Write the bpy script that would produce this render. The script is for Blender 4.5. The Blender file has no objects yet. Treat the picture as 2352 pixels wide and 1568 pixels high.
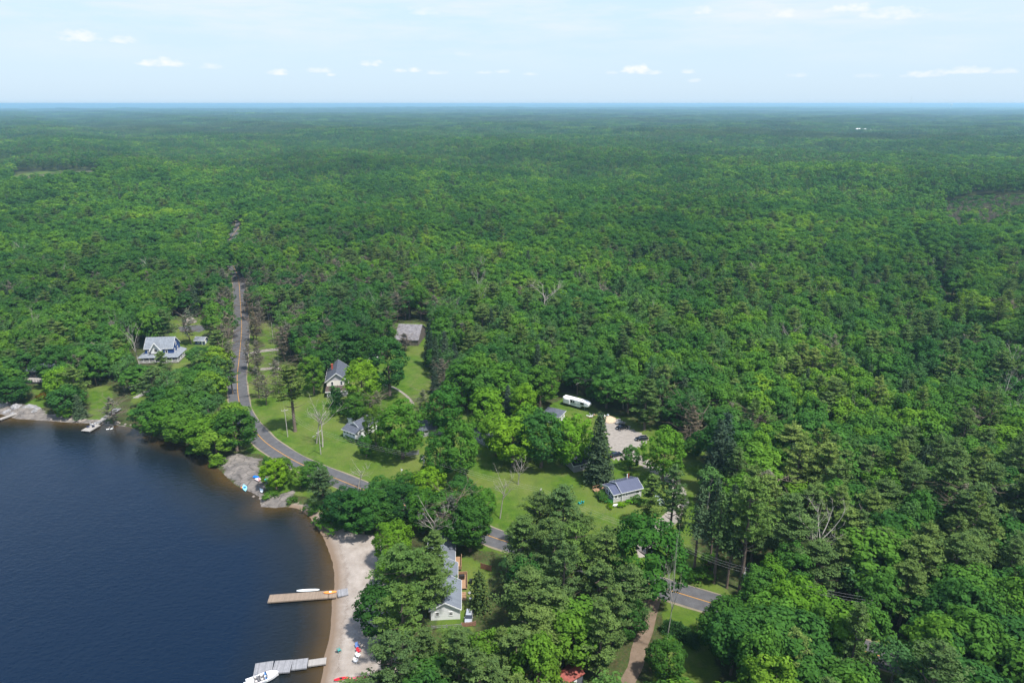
import bpy, math, random
import numpy as np
from mathutils import Vector, Matrix
R = math.radians
SC = bpy.context.scene
COL = SC.collection
# ------------------------------------------------------------------ camera
CAM_H = 112.0
PITCH = R(19.2)
FPX = 1568.0          # focal length in reference pixels (frame 2352 x 1568)
cam = bpy.data.cameras.new('camera'); cam_o = bpy.data.objects.new('camera', cam); COL.objects.link(cam_o)
cam_o.location = (0, 0, CAM_H); cam_o.rotation_euler = (R(90) - PITCH, 0, 0)
cam.sensor_width = 36; cam.lens = 36 * FPX / 2352; cam.clip_start = 0.5; cam.clip_end = 90000
SC.camera = cam_o
# ------------------------------------------------------------------ light
SC.view_settings.view_transform = 'Standard'; SC.view_settings.look = 'None'
SC.view_settings.exposure = 0.9; SC.view_settings.gamma = 1; SC.view_settings.use_curve_mapping = False
SUN_EL = R(64); SUN_AZ = R(130)      # azimuth clockwise from +Y (away from camera)
sd = Vector((math.sin(SUN_AZ) * math.cos(SUN_EL), math.cos(SUN_AZ) * math.cos(SUN_EL), math.sin(SUN_EL)))
sun = bpy.data.lights.new('sun', 'SUN'); sun.energy = 4.0; sun.angle = R(3); sun.color = (1, .96, .9)
sun_o = bpy.data.objects.new('sun', sun); COL.objects.link(sun_o)
sun_o.rotation_euler = (-sd).to_track_quat('-Z', 'Y').to_euler(); sun_o.location = sd * 300

class NT:
    def __init__(s, tree): s.t = tree
    def n(s, typ, **kw):
        nd = s.t.nodes.new(typ)
        for k, v in kw.items():
            if k.startswith('i_'): nd.inputs[k[2:].replace('_', ' ')].default_value = v
            else: setattr(nd, k, v)
        return nd
    def l(s, a, b): s.t.links.new(a, b)
    def put(s, sock, v):
        if hasattr(v, 'is_output') or isinstance(v, bpy.types.NodeSocket): s.l(v, sock)
        else: sock.default_value = v
    def math(s, op, a, b=0.0, c=None, clamp=False):
        nd = s.t.nodes.new('ShaderNodeMath'); nd.operation = op; nd.use_clamp = clamp
        s.put(nd.inputs[0], a); s.put(nd.inputs[1], b)
        if c is not None: s.put(nd.inputs[2], c)
        return nd.outputs[0]
    def mix(s, f, a, b, mode='MIX'):
        nd = s.t.nodes.new('ShaderNodeMix'); nd.data_type = 'RGBA'; nd.blend_type = mode
        def fix(v): return (*v, 1) if isinstance(v, tuple) and len(v) == 3 else v
        s.put(nd.inputs[0], f); s.put(nd.inputs[6], fix(a)); s.put(nd.inputs[7], fix(b))
        return nd.outputs[2]
    def ramp(s, f, stops, interp='LINEAR'):
        nd = s.t.nodes.new('ShaderNodeValToRGB'); nd.color_ramp.interpolation = interp
        e = nd.color_ramp.elements
        while len(e) < len(stops): e.new(0.5)
        for el, (p, c) in zip(e, stops):
            el.position = p; el.color = (*c, 1) if len(c) == 3 else c
        s.put(nd.inputs[0], f); return nd.outputs[0]
    def noise(s, vec, scale, detail=2, rough=.5, out=0):
        nd = s.t.nodes.new('ShaderNodeTexNoise'); nd.inputs['Scale'].default_value = scale
        nd.inputs['Detail'].default_value = detail; nd.inputs['Roughness'].default_value = rough
        if vec is not None: s.l(vec, nd.inputs['Vector'])
        return nd.outputs[out]
    def mapr(s, v, a, b, c, d, clamp=True):
        nd = s.t.nodes.new('ShaderNodeMapRange'); nd.clamp = clamp
        s.put(nd.inputs[0], v)
        for i, x in enumerate((a, b, c, d)): nd.inputs[i + 1].default_value = x
        return nd.outputs[0]
    def vscale(s, v, sc):
        nd = s.t.nodes.new('ShaderNodeMapping'); nd.inputs['Scale'].default_value = sc
        s.l(v, nd.inputs['Vector']); return nd.outputs[0]

W = bpy.data.worlds.new('World'); SC.world = W; W.use_nodes = True
W.node_tree.nodes.clear(); wt = NT(W.node_tree)
wo = wt.n('ShaderNodeOutputWorld'); bg = wt.n('ShaderNodeBackground'); bg.inputs[1].default_value = 0.15
sky = wt.n('ShaderNodeTexSky', sky_type='NISHITA', sun_disc=False)
sky.sun_elevation = SUN_EL; sky.sun_rotation = SUN_AZ; sky.air_density = 1.0; sky.dust_density = 1.6; sky.ozone_density = 2.0; sky.altitude = 300
tc = wt.n('ShaderNodeTexCoord'); sep = wt.n('ShaderNodeSeparateXYZ'); wt.l(tc.outputs['Generated'], sep.inputs[0])
X, Y, Z = sep.outputs
az = wt.math('ARCTAN2', X, Y); el = wt.math('ARCSINE', Z)
comb = wt.n('ShaderNodeCombineXYZ'); wt.l(az, comb.inputs[0]); wt.l(el, comb.inputs[1])
AE = comb.outputs[0]
n_wisp = wt.noise(wt.vscale(AE, (2.2, 15, 1)), 2.0, 8, .62)
band = wt.mapr(el, 0.0, 0.55, 1.0, 0.0)
wisp = wt.mapr(n_wisp, .42, .64, 0, 1)
elm = wt.mapr(el, .035, .11, 0, 1)
high = wt.mapr(el, .1, .5, 1, .25)
wisp = wt.math('MULTIPLY', wt.math('MULTIPLY', wisp, elm), high)
veil = wt.mapr(el, .08, .6, .9, .1)
right = wt.math('MULTIPLY', wt.mapr(az, .2, .7, 0, .55), wt.mapr(el, .05, .14, 0, 1))
wisp = wt.math('ADD', wt.math('MULTIPLY', wisp, .85), right, clamp=True)
c1 = wt.mix(veil, sky.outputs[0], (2.35, 2.98, 3.57))
c2 = wt.mix(wisp, c1, (3.06, 3.35, 3.63))
# small fair-weather cumulus near the horizon, each at its own bearing
nz = wt.noise(wt.vscale(AE, (1, 1.8, 1)), 70, 5, .62)
nzc = wt.math('MULTIPLY', wt.math('SUBTRACT', nz, .47), 3.4)
def bear(px, py):
    d = Vector(((px - 1176), math.cos(PITCH) * FPX - math.sin(PITCH) * (py - 784), -(math.sin(PITCH) * FPX + math.cos(PITCH) * (py - 784)))).normalized()
    return math.atan2(d.x, d.y), math.asin(d.z)
cl = None
for px, py, w, h, k in [(188, 88, 34, 13, .8), (284, 95, 22, 9, .7), (375, 146, 38, 11, 1), (483, 155, 20, 7, .5), (641, 169, 22, 7, .9), (735, 164, 26, 7, .6), (762, 173, 9, 4, .6),
        (851, 148, 23, 8, .9), (919, 164, 14, 5, .7), (953, 163, 15, 6, .8), (1005, 169, 24, 5, .45), (1065, 126, 15, 5, .4), (1460, 163, 27, 13, 1), (1500, 169, 22, 5, .6), (1405, 168, 12, 5, .6),
        (1580, 167, 15, 5, .6), (1595, 187, 13, 5, .4), (1615, 28, 18, 9, .6), (1800, 35, 30, 10, .7), (1952, 22, 38, 11, .8), (2060, 36, 55, 12, .7), (1110, 168, 20, 4, .5), (1220, 172, 16, 4, .5), (1155, 166, 14, 5, .6),
        (2120, 174, 32, 8, .7), (2215, 165, 42, 8, .7), (1990, 175, 24, 6, .35), (1830, 175, 20, 5, .4), (2305, 166, 22, 6, .5), (975, 30, 34, 9, .5)]:
    a, e = bear(px, py); w = w / FPX * 1.25; h = h / FPX * 1.35
    da = wt.math('DIVIDE', wt.math('SUBTRACT', az, a), w)
    de = wt.math('DIVIDE', wt.math('SUBTRACT', el, e), h)
    lo = wt.math('MINIMUM', de, 0.0); dd = wt.math('ADD', de, wt.math('MULTIPLY', lo, 1.3))
    r2 = wt.math('ADD', wt.math('MULTIPLY', da, da), wt.math('MULTIPLY', dd, dd))
    v = wt.math('SUBTRACT', wt.math('SUBTRACT', 1.0, r2), nzc)
    v = wt.math('MULTIPLY', wt.mapr(v, .05, 1.1, 0, 1), k)
    cl = v if cl is None else wt.math('MAXIMUM', cl, v)
c3 = wt.mix(wt.math('MULTIPLY', cl, .85), c2, (3.69, 3.72, 3.75))
wt.l(c3, bg.inputs[0]); wt.l(bg.outputs[0], wo.inputs[0])

# ------------------------------------------------------------------ ground plan helpers
CP, SP = math.cos(PITCH), math.sin(PITCH)
def G(px, py, z=0.0):
    """reference pixel -> point of the horizontal plane at height z"""
    dx, dy, dz = px - 1176, CP * FPX - SP * (py - 784), -(SP * FPX + CP * (py - 784))
    t = (z - CAM_H) / dz
    return Vector((dx * t, dy * t, z))
def P(x, y, z=0.0):
    v = z - CAM_H
    dep = y * CP - v * SP
    return 1176 + FPX * x / dep, 784 - FPX * (y * SP + v * CP) / dep, dep
def poly(pts): return np.array([G(*p)[:2] for p in pts])
def sdist(X, Y, pl):
    """signed distance (positive inside) to polygon"""
    ins = np.zeros(X.shape, bool); dm = np.full(X.shape, 1e9)
    n = len(pl)
    for i in range(n):
        x0, y0 = pl[i]; x1, y1 = pl[(i + 1) % n]
        ex, ey = x1 - x0, y1 - y0
        t = np.clip(((X - x0) * ex + (Y - y0) * ey) / (ex * ex + ey * ey + 1e-9), 0, 1)
        dm = np.minimum(dm, np.hypot(X - x0 - t * ex, Y - y0 - t * ey))
        c = ((y0 > Y) != (y1 > Y)) & (X < ex * (Y - y0) / (ey if abs(ey) > 1e-9 else 1e-9) + x0)
        ins ^= c
    return np.where(ins, dm, -dm)
def dline(X, Y, pl):
    dm = np.full(np.shape(X), 1e9)
    for (x0, y0), (x1, y1) in zip(pl[:-1], pl[1:]):
        ex, ey = x1 - x0, y1 - y0
        t = np.clip(((X - x0) * ex + (Y - y0) * ey) / (ex * ex + ey * ey + 1e-9), 0, 1)
        dm = np.minimum(dm, np.hypot(X - x0 - t * ex, Y - y0 - t * ey))
    return dm
def smooth(t): t = np.clip(t, 0, 1); return t * t * (3 - 2 * t)
WATER_Z = -0.45
SHORE = [(-900, 930), (-400, 948), (-100, 950), (0, 948), (37, 959), (99, 963), (149, 967), (211, 970), (248, 973), (298, 978), (335, 995), (385, 1010), (434, 1025), (471, 1042), (491, 1067), (508, 1080), (525, 1097), (540, 1111), (575, 1126), (597, 1138), (599, 1160.5), (632, 1163), (654, 1160.5), (684, 1165), (709, 1183), (723.5, 1203), (741, 1230), (753, 1260), (763, 1289.5), (767, 1322), (766, 1345), (760.5, 1381), (759, 1426), (753, 1470.5), (743, 1504), (740, 1537.5), (733, 1568), (715, 1640), (690, 1760), (640, 1950), (560, 2200), (-900, 2200)]
LAKE = poly(SHORE)
def hill(x, y):
    d = np.hypot(x, y)
    a = smooth((d - 480) / 700)
    h = 9 * np.sin(x / 190 + 1.3) * np.cos(y / 260 - .4) + 5.5 * np.sin(x / 83 + y / 117) + 2.2 * np.cos(x / 47 - y / 61)
    b = smooth((d - 3000) / 5000)
    h2 = 7 * np.sin(x / 900 + .5) * np.cos(y / 1400) + 5 * np.sin(y / 700 + x / 2100)
    c = smooth((y - 11000) / 6000)
    h3 = 12 + 12 * np.sin(x / 5200 + 1.0) + 9 * np.sin(x / 2300 + y / 4100) + 6 * np.sin(x / 900 + y / 1700) + 4 * np.sin(x / 410 - y / 900) + .0016 * np.maximum(x, 0)
    return a * h + b * h2 + c * h3
def gz(x, y):
    x = np.asarray(x, float); y = np.asarray(y, float)
    d = sdist(x, y, LAKE)                     # + inside the lake
    z = np.where(d > -4.5, np.minimum(0, -0.1 * d - 0.45), 0.0)
    z = np.where(d > 0, np.maximum(-0.45 - .16 * d, -3.5), z)
    return z + hill(x, y)
ROAD_PX = [(2120, 1538), (1990, 1496), (1851, 1455), (1700, 1405), (1617, 1379), (1545, 1357), (1420, 1318), (1280, 1277), (1146, 1238), (1040, 1198), (944, 1165), (865, 1136), (785, 1104), (735, 1084), (686, 1063), (644, 1039), (612, 1017), (590, 995), (568, 968), (555, 945), (548, 915), (545.5, 890), (545, 861), (548, 835), (551, 805), (554, 774), (555, 749), (554, 725), (552.5, 700), (551, 680), (549.5, 655), (544, 628), (530, 600), (520, 575), (530, 548), (548, 523), (552, 507), (549, 497), (543, 489), (534, 482), (520, 476)]
def resample(pts, step):
    pts = [Vector((p[0], p[1])) for p in pts]; out = []
    n = len(pts)
    for i in range(n - 1):
        p0, p1, p2, p3 = pts[max(i - 1, 0)], pts[i], pts[i + 1], pts[min(i + 2, n - 1)]
        k = max(1, int((p2 - p1).length / step))
        for j in range(k):
            t = j / k
            out.append(.5 * ((2 * p1) + (-p0 + p2) * t + (2 * p0 - 5 * p1 + 4 * p2 - p3) * t * t + (-p0 + 3 * p1 - 3 * p2 + p3) * t ** 3))
    out.append(pts[-1]); return out
road_c = resample([G(*p) for p in ROAD_PX], 3.0)
road_np = np.array([tuple(p) for p in road_c])
DRIVE_PX = [(1479, 1268), (1490, 1240), (1508, 1215), (1540, 1190), (1558, 1165), (1564, 1145), (1556, 1120), (1540, 1100), (1510, 1080), (1480, 1062), (1462, 1050), (1440, 1035)]
drive_np = np.array([tuple(p) for p in resample([G(*p) for p in DRIVE_PX], 2.0)])
DIRT_PX = [(1500, 1372), (1492, 1410), (1478, 1460), (1462, 1520), (1440, 1568), (1400, 1660)]
dirt_np = np.array([tuple(p) for p in resample([G(*p) for p in DIRT_PX], 2.0)])
PARK = poly([(1388, 972), (1400, 958), (1425, 962), (1450, 985), (1480, 998), (1490, 1010), (1476, 1024), (1456, 1030), (1458, 1050), (1430, 1056), (1405, 1054), (1412, 1044), (1398, 1024), (1392, 1000)])
YARD_L = poly([(398, 762), (412, 738), (440, 735), (476, 750), (474, 762), (440, 768), (420, 772)])
LAWNS = [poly(p) for p in [
    [(583, 848), (600, 838), (640, 845), (700, 880), (745, 890), (860, 830), (900, 790), (906, 742), (985, 742), (985, 850), (1000, 900), (1060, 950), (1150, 960), (1250, 950), (1290, 905), (1345, 915), (1395, 945), (1430, 960), (1500, 980), (1560, 1010), (1610, 1040), (1610, 1130), (1600, 1200), (1590, 1260), (1640, 1330), (1720, 1390), (1680, 1393), (1500, 1345), (1300, 1280), (1100, 1222), (1000, 1180), (930, 1155), (830, 1117), (740, 1080), (650, 1035), (600, 1000), (575, 960), (570, 900)],
    [(600, 742), (640, 745), (640, 860), (600, 860)],
    [(90, 868), (125, 868), (118, 905), (112, 935), (60, 945), (75, 910)],
    [(205, 890), (262, 890), (262, 955), (200, 968)],
    [(302, 905), (345, 905), (335, 955), (305, 958)],
    [(398, 735), (440, 725), (490, 760), (490, 800), (450, 830), (400, 850), (395, 780)],
    [(1520, 1385), (1650, 1420), (1650, 1500), (1640, 1600), (1500, 1620), (1520, 1460)],
    [(1030, 1290), (1130, 1290), (1130, 1370), (1090, 1400), (1090, 1450), (1000, 1450), (1040, 1350)],
    [(600, 1150), (665, 1125), (720, 1170), (800, 1225), (810, 1210), (740, 1140), (670, 1080), (620, 1060), (612, 1110)],
]]
SAND = poly([(654, 1158), (684, 1148), (720, 1168), (760, 1195), (800, 1222), (870, 1240), (890, 1300), (880, 1350), (900, 1420), (920, 1500), (910, 1620), (680, 1700), (700, 1568), (735, 1480), (740, 1350), (735, 1265), (700, 1190)])
ROCK = poly([(518, 1062), (535, 1046), (575, 1044), (612, 1052), (596, 1072), (614, 1100), (612, 1138), (590, 1146), (560, 1128), (530, 1112), (512, 1085)])
ROCK2 = poly([(590, 1170), (600, 1148), (625, 1146), (650, 1136), (680, 1128), (668, 1146), (655, 1168), (630, 1172)])
ROCK3 = poly([(-60, 938), (30, 934), (84, 936), (104, 950), (150, 958), (200, 962), (222, 966), (250, 970), (300, 972), (300, 985), (240, 985), (150, 978), (60, 972), (-60, 962)])
FIELD1 = poly([(36, 398), (230, 404), (240, 446), (120, 450), (26, 442)])
FIELD2 = poly([(2165, 480), (2230, 470), (2290, 475), (2360, 478), (2360, 500), (2300, 530), (2260, 560), (2180, 560), (2150, 520)])

# ------------------------------------------------------------------ tagging
def tag(o, label=None, cat=None, group=None, kind=None):
    if label: o['label'] = label
    if cat: o['category'] = cat
    if group: o['group'] = group
    if kind: o['kind'] = kind
    return o
def empty(name, loc, rz=0.0, label=None, cat=None, group=None):
    o = bpy.data.objects.new(name, None); o.empty_display_size = .5; COL.objects.link(o)
    o.location = loc; o.rotation_euler = (0, 0, rz); return tag(o, label, cat, group)
def link_mesh(name, me, m, parent=None, loc=None):
    o = bpy.data.objects.new(name, me); COL.objects.link(o)
    if m is not None and len(me.materials) == 0: me.materials.append(m)
    if parent is not None: o.parent = parent
    if loc is not None: o.location = loc
    return o
def mesh_np(name, V, F):
    """V (n,3) F (m,k)"""
    me = bpy.data.meshes.new(name); V = np.asarray(V, np.float32); F = np.asarray(F, np.int32)
    me.vertices.add(len(V)); me.vertices.foreach_set('co', V.ravel())
    k = F.shape[1]; me.loops.add(F.size); me.loops.foreach_set('vertex_index', F.ravel())
    me.polygons.add(len(F)); me.polygons.foreach_set('loop_start', np.arange(0, F.size, k, dtype=np.int32))
    me.polygons.foreach_set('loop_total', np.full(len(F), k, np.int32))
    me.update(calc_edges=True); return me

# ------------------------------------------------------------------ materials
MATS = {}
def mat_simple(name, col, rough=.7, var=.15, scale=2.0, spec=.3, metal=0.0, bump=0.0, col2=None, emit=None):
    if name in MATS: return MATS[name]
    m = bpy.data.materials.new(name); m.use_nodes = True; t = NT(m.node_tree); bs = m.node_tree.nodes['Principled BSDF']
    g = t.n('ShaderNodeTexCoord').outputs['Object']
    nz = t.noise(g, scale, 4, .6)
    c2 = col2 or tuple(c * (1 - var * 1.6) for c in col)
    c = t.mix(t.mapr(nz, .3, .7, 0, 1), c2, tuple(min(1, c * (1 + var * .5)) for c in col))
    t.l(c, bs.inputs['Base Color']); bs.inputs['Roughness'].default_value = rough
    bs.inputs['Specular IOR Level'].default_value = spec; bs.inputs['Metallic'].default_value = metal
    if bump:
        b = t.n('ShaderNodeBump'); b.inputs['Strength'].default_value = bump; t.l(nz, b.inputs['Height']); t.l(b.outputs[0], bs.inputs['Normal'])
    MATS[name] = m; return m
def mat_foliage(name, stops, trans=.32, patch=.5):
    m = bpy.data.materials.new(name); m.use_nodes = True; t = NT(m.node_tree); m.node_tree.nodes.clear()
    out = t.n('ShaderNodeOutputMaterial'); oi = t.n('ShaderNodeObjectInfo'); geo = t.n('ShaderNodeNewGeometry')
    pn = t.noise(geo.outputs['Position'], 1 / 75, 2, .5)
    f = t.math('ADD', t.math('MULTIPLY', oi.outputs['Random'], 1 - patch), t.math('MULTIPLY', t.mapr(pn, .3, .7, 0, 1), patch))
    c = t.ramp(f, stops)
    fn = t.noise(geo.outputs['Position'], .55, 2, .6)
    c = t.mix(1.0, c, t.ramp(fn, [(.3, (.62, .66, .62)), (.7, (1.38, 1.3, 1.2))]), 'MULTIPLY')
    c = t.mix(1.0, c, oi.outputs['Color'], 'MULTIPLY')
    c = t.mix(1.0, c, t.ramp(t.noise(geo.outputs['Position'], 1 / 260, 3, .55), [(.36, (.70, .78, .85)), (.62, (1.08, 1.15, 1.06))]), 'MULTIPLY')
    d = t.n('ShaderNodeBsdfDiffuse'); tr = t.n('ShaderNodeBsdfTranslucent'); ms = t.n('ShaderNodeMixShader'); ms.inputs[0].default_value = trans
    t.l(c, d.inputs[0]); t.l(t.mix(1.0, c, (1.15, 1.35, .7), 'MULTIPLY'), tr.inputs[0])
    t.l(d.outputs[0], ms.inputs[1]); t.l(tr.outputs[0], ms.inputs[2]); t.l(ms.outputs[0], out.inputs[0])
    MATS[name] = m; return m
M_BROAD = mat_foliage('broad_leaves', [(0, (.030, .092, .028)), (.35, (.047, .124, .028)), (.6, (.073, .164, .027)), (.8, (.112, .212, .025)), (1, (.175, .265, .03))])
M_POPLAR = mat_foliage('poplar_leaves', [(0, (.05, .118, .048)), (.5, (.074, .156, .048)), (.8, (.108, .195, .046)), (1, (.16, .24, .05))])
M_PINE = mat_foliage('pine_needles', [(0, (.062, .108, .046)), (.4, (.09, .142, .046)), (.75, (.125, .176, .046)), (1, (.17, .215, .06))], .2)
M_SPRUCE = mat_foliage('spruce_needles', [(0, (.034, .056, .038)), (.5, (.048, .076, .042)), (1, (.07, .1, .052))], .12)
M_BUSH = mat_foliage('shrub_leaves', [(0, (.03, .08, .02)), (.5, (.055, .125, .02)), (1, (.1, .19, .025))])
M_SICK = mat_foliage('thin_needles', [(0, (.13, .135, .095)), (.5, (.175, .16, .13)), (1, (.22, .17, .135))], .25)
M_BARK = mat_simple('grey_brown_bark', (.16, .125, .1), .9, .3, 3, .1)
M_BIRCH = mat_simple('pale_bark', (.25, .235, .2), .8, .2, 3, .2)
M_DEAD = mat_simple('bleached_dead_wood', (.36, .33, .29), .9, .2, 2, .1)

# ------------------------------------------------------------------ ground sheet
def axis(lo, hi, step, far_lo, far_hi, g=1.16):
    a = list(np.arange(lo, hi + .01, step)); s = step; x = a[-1]
    while x < far_hi: s *= g; x += s; a.append(x)
    s = step; x = a[0]; pre = []
    while x > far_lo: s *= g; x -= s; pre.append(x)
    return np.array(pre[::-1] + a)
ax = axis(-235, 150, 1.4, -45000, 45000); ay = axis(92, 420, 1.4, -900, 45000)
GX, GY = np.meshgrid(ax, ay); nx, ny = len(ax), len(ay)
GZ = gz(GX, GY)
dl = sdist(GX, GY, LAKE)
rng = np.random.default_rng(4)
wob = 1.3 * np.sin(GX / 3.1 + np.cos(GY / 2.3) * 1.5) + .9 * np.sin(GY / 2.2 + GX / 4.7)
grass = np.zeros_like(GX); 
for pl in LAWNS: grass = np.maximum(grass, smooth((sdist(GX, GY, pl) + wob) / 2.5 + .5))
for pl in (FIELD1,): grass = np.maximum(grass, smooth(sdist(GX, GY, pl) / 10 + .5) * .8)
droad = dline(GX, GY, road_np)
grass = np.maximum(grass, smooth((7.5 - droad + wob) / 2) * (np.hypot(GX, GY) < 560))
sand = smooth((sdist(GX, GY, SAND) + wob * .5) / 1.6 + .5)
sand = np.maximum(sand, smooth((2.2 - dline(GX, GY, drive_np)) / .9 + .5))
rock = np.zeros_like(GX)
for pl in (ROCK, ROCK2, ROCK3): rock = np.maximum(rock, smooth((sdist(GX, GY, pl) + wob * .8) / 1.4 + .5))
rise = rock * (dl < 0) * smooth(-dl / 5) * (.75 + .3 * np.sin(GX / 1.9) * np.cos(GY / 2.7))
GZ = GZ + rise * 1.1
idx = np.arange(nx * ny).reshape(ny, nx)
F = np.stack([idx[:-1, :-1], idx[:-1, 1:], idx[1:, 1:], idx[1:, :-1]], -1).reshape(-1, 4)
me = mesh_np('ground', np.stack([GX, GY, GZ], -1).reshape(-1, 3), F)
at = me.color_attributes.new('mask', 'FLOAT_COLOR', 'POINT')
mk = np.stack([grass, sand, rock, np.clip(dl / 12 + .5, 0, 1)], -1).reshape(-1, 4).astype(np.float32)
at.data.foreach_set('color', mk.ravel())
me.polygons.foreach_set('use_smooth', np.ones(len(F), bool))
m = bpy.data.materials.new('forest_floor_and_lawn'); m.use_nodes = True; t = NT(m.node_tree); bs = m.node_tree.nodes['Principled BSDF']
geo = t.n('ShaderNodeNewGeometry').outputs['Position']
av = t.n('ShaderNodeVertexColor', layer_name='mask'); sp3 = t.n('ShaderNodeSeparateColor'); t.l(av.outputs[0], sp3.inputs[0])
n1 = t.noise(geo, .35, 4, .6); n2 = t.noise(geo, 1.6, 3, .6); n3 = t.noise(geo, .05, 3, .5); n4 = t.noise(geo, 6, 2, .6)
cfar = t.mix(t.mapr(t.noise(geo, .006, 4, .6), .35, .65, 0, 1), (.02, .055, .016), (.06, .12, .025))
dist = t.n('ShaderNodeSeparateXYZ'); t.l(geo, dist.inputs[0])
cfl = t.mix(t.mapr(n1, .3, .7, 0, 1), (.035, .032, .016), (.045, .085, .018)); cfl = t.mix(t.mapr(n2, .45, .7, 0, .7), cfl, (.085, .065, .035))
cfl = t.mix(t.mapr(dist.outputs[1], 6000, 8000, 0, 1), cfl, cfar)
cg = t.mix(t.mapr(n1, .35, .65, 0, 1), (.038, .084, .009), (.070, .128, .012))
cg = t.mix(t.mapr(n3, .42, .65, 0, .75), cg, (.12, .14, .035)); cg = t.mix(t.mapr(t.noise(geo, .16, 5, .7), .52, .72, 0, .55), cg, (.15, .14, .06))
cg = t.mix(t.mapr(n2, .4, .75, 0, .35), cg, (.035, .075, .01))
cs = t.mix(t.mapr(n1, .3, .7, 0, 1), (.22, .19, .165), (.33, .295, .265))
cs = t.mix(t.mapr(n2, .52, .75, 0, .5), cs, (.24, .19, .15))
wr = t.math('ADD', av.outputs['Alpha'], t.math('MULTIPLY', t.math('SUBTRACT', t.noise(geo, .22, 5, .7), .5), .42))
wrk = t.math('MULTIPLY', t.mapr(t.math('ABSOLUTE', t.math('SUBTRACT', wr, .235)), 0, .07, 1, 0), t.mapr(n4, .42, .62, 0, .8))
cs = t.mix(wrk, cs, (.13, .095, .07))
wet = t.mapr(av.outputs['Alpha'], .22, .42, 0, 1)
cs = t.mix(wet, cs, (.17, .125, .09))
vo = t.n('ShaderNodeTexVoronoi', feature='DISTANCE_TO_EDGE'); vo.inputs['Scale'].default_value = .28; t.l(t.vscale(geo, (1, 1.9, 1)), vo.inputs['Vector'])
cr = t.mix(t.mapr(n1, .3, .7, 0, 1), (.09, .083, .08), (.225, .2, .178))
cr = t.mix(t.mapr(n4, .45, .7, 0, .5), cr, (.12, .11, .1))
cr = t.mix(t.mapr(vo.outputs[0], 0, .05, .75, 0), cr, (.05, .045, .04))
jit = t.math('MULTIPLY', t.math('SUBTRACT', n2, .5), .9)
def thr(v): return t.mapr(t.math('ADD', v, jit), .35, .65, 0, 1)
c = t.mix(thr(sp3.outputs[0]), cfl, cg); c = t.mix(thr(sp3.outputs[2]), c, cr); c = t.mix(thr(sp3.outputs[1]), c, cs)
bedd = t.mapr(av.outputs['Alpha'], .5, .62, 0, 1)
c = t.mix(bedd, c, t.mix(n1, (.05, .035, .018), (.11, .08, .04)))
t.l(c, bs.inputs['Base Color']); bs.inputs['Roughness'].default_value = .95; bs.inputs['Specular IOR Level'].default_value = .1
b = t.n('ShaderNodeBump'); b.inputs['Strength'].default_value = .6; b.inputs['Distance'].default_value = .25; t.l(n2, b.inputs['Height']); t.l(b.outputs[0], bs.inputs['Normal'])
tag(link_mesh('ground', me, m), kind='structure', label='ground with forest floor, lawns, beach sand and granite shore')

# ------------------------------------------------------------------ lake
wx = axis(-330, -20, 2.0, -3000, 60, 1.3); wy = axis(60, 300, 2.0, -500, 460, 1.3)
WX, WY = np.meshgrid(wx, wy); dw = sdist(WX, WY, LAKE)
idx = np.arange(WX.size).reshape(WX.shape)
F = np.stack([idx[:-1, :-1], idx[:-1, 1:], idx[1:, 1:], idx[1:, :-1]], -1).reshape(-1, 4)
dwf = dw.ravel(); F = F[(dwf[F] > -6).any(1)]
used = np.unique(F); remap = -np.ones(WX.size, int); remap[used] = np.arange(len(used)); F = remap[F]
V = np.stack([WX.ravel(), WY.ravel(), np.full(WX.size, WATER_Z)], -1)[used]
me = mesh_np('lake_water', V, F)
fa = me.attributes.new('depth', 'FLOAT', 'POINT'); fa.data.foreach_set('value', np.clip(dwf[used] / 30, 0, 1).astype(np.float32))
m = bpy.data.materials.new('lake_water'); m.use_nodes = True; t = NT(m.node_tree); bs = m.node_tree.nodes['Principled BSDF']
geo = t.n('ShaderNodeNewGeometry').outputs['Position']
a = t.n('ShaderNodeAttribute', attribute_name='depth'); big = t.noise(geo, .04, 3, .5)
dep = t.math('ADD', a.outputs['Fac'], t.math('MULTIPLY', t.math('SUBTRACT', big, .5), .25))
c = t.ramp(dep, [(0, (.050, .032, .012)), (.10, (.024, .018, .009)), (.25, (.008, .011, .013)), (.7, (.002, .009, .024))])
t.l(c, bs.inputs['Base Color']); t.l(t.mapr(t.noise(t.vscale(geo, (1, .35, 1)), .035, 4, .6), .35, .65, .02, .2), bs.inputs['Roughness']); bs.inputs['IOR'].default_value = 1.33
w1 = t.noise(t.vscale(geo, (1, 1.6, 1)), .75, 3, .55); w2 = t.noise(t.vscale(geo, (1.4, 1, 1)), .12, 2, .5)
hsum = t.math('ADD', t.math('MULTIPLY', w1, 1.0), t.math('MULTIPLY', w2, .8))
b = t.n('ShaderNodeBump'); b.inputs['Strength'].default_value = .46; b.inputs['Distance'].default_value = .3; t.l(hsum, b.inputs['Height']); t.l(b.outputs[0], bs.inputs['Normal'])
tag(link_mesh('lake_water', me, m), kind='structure', label='dark blue rippled lake with brown shallows')

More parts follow.
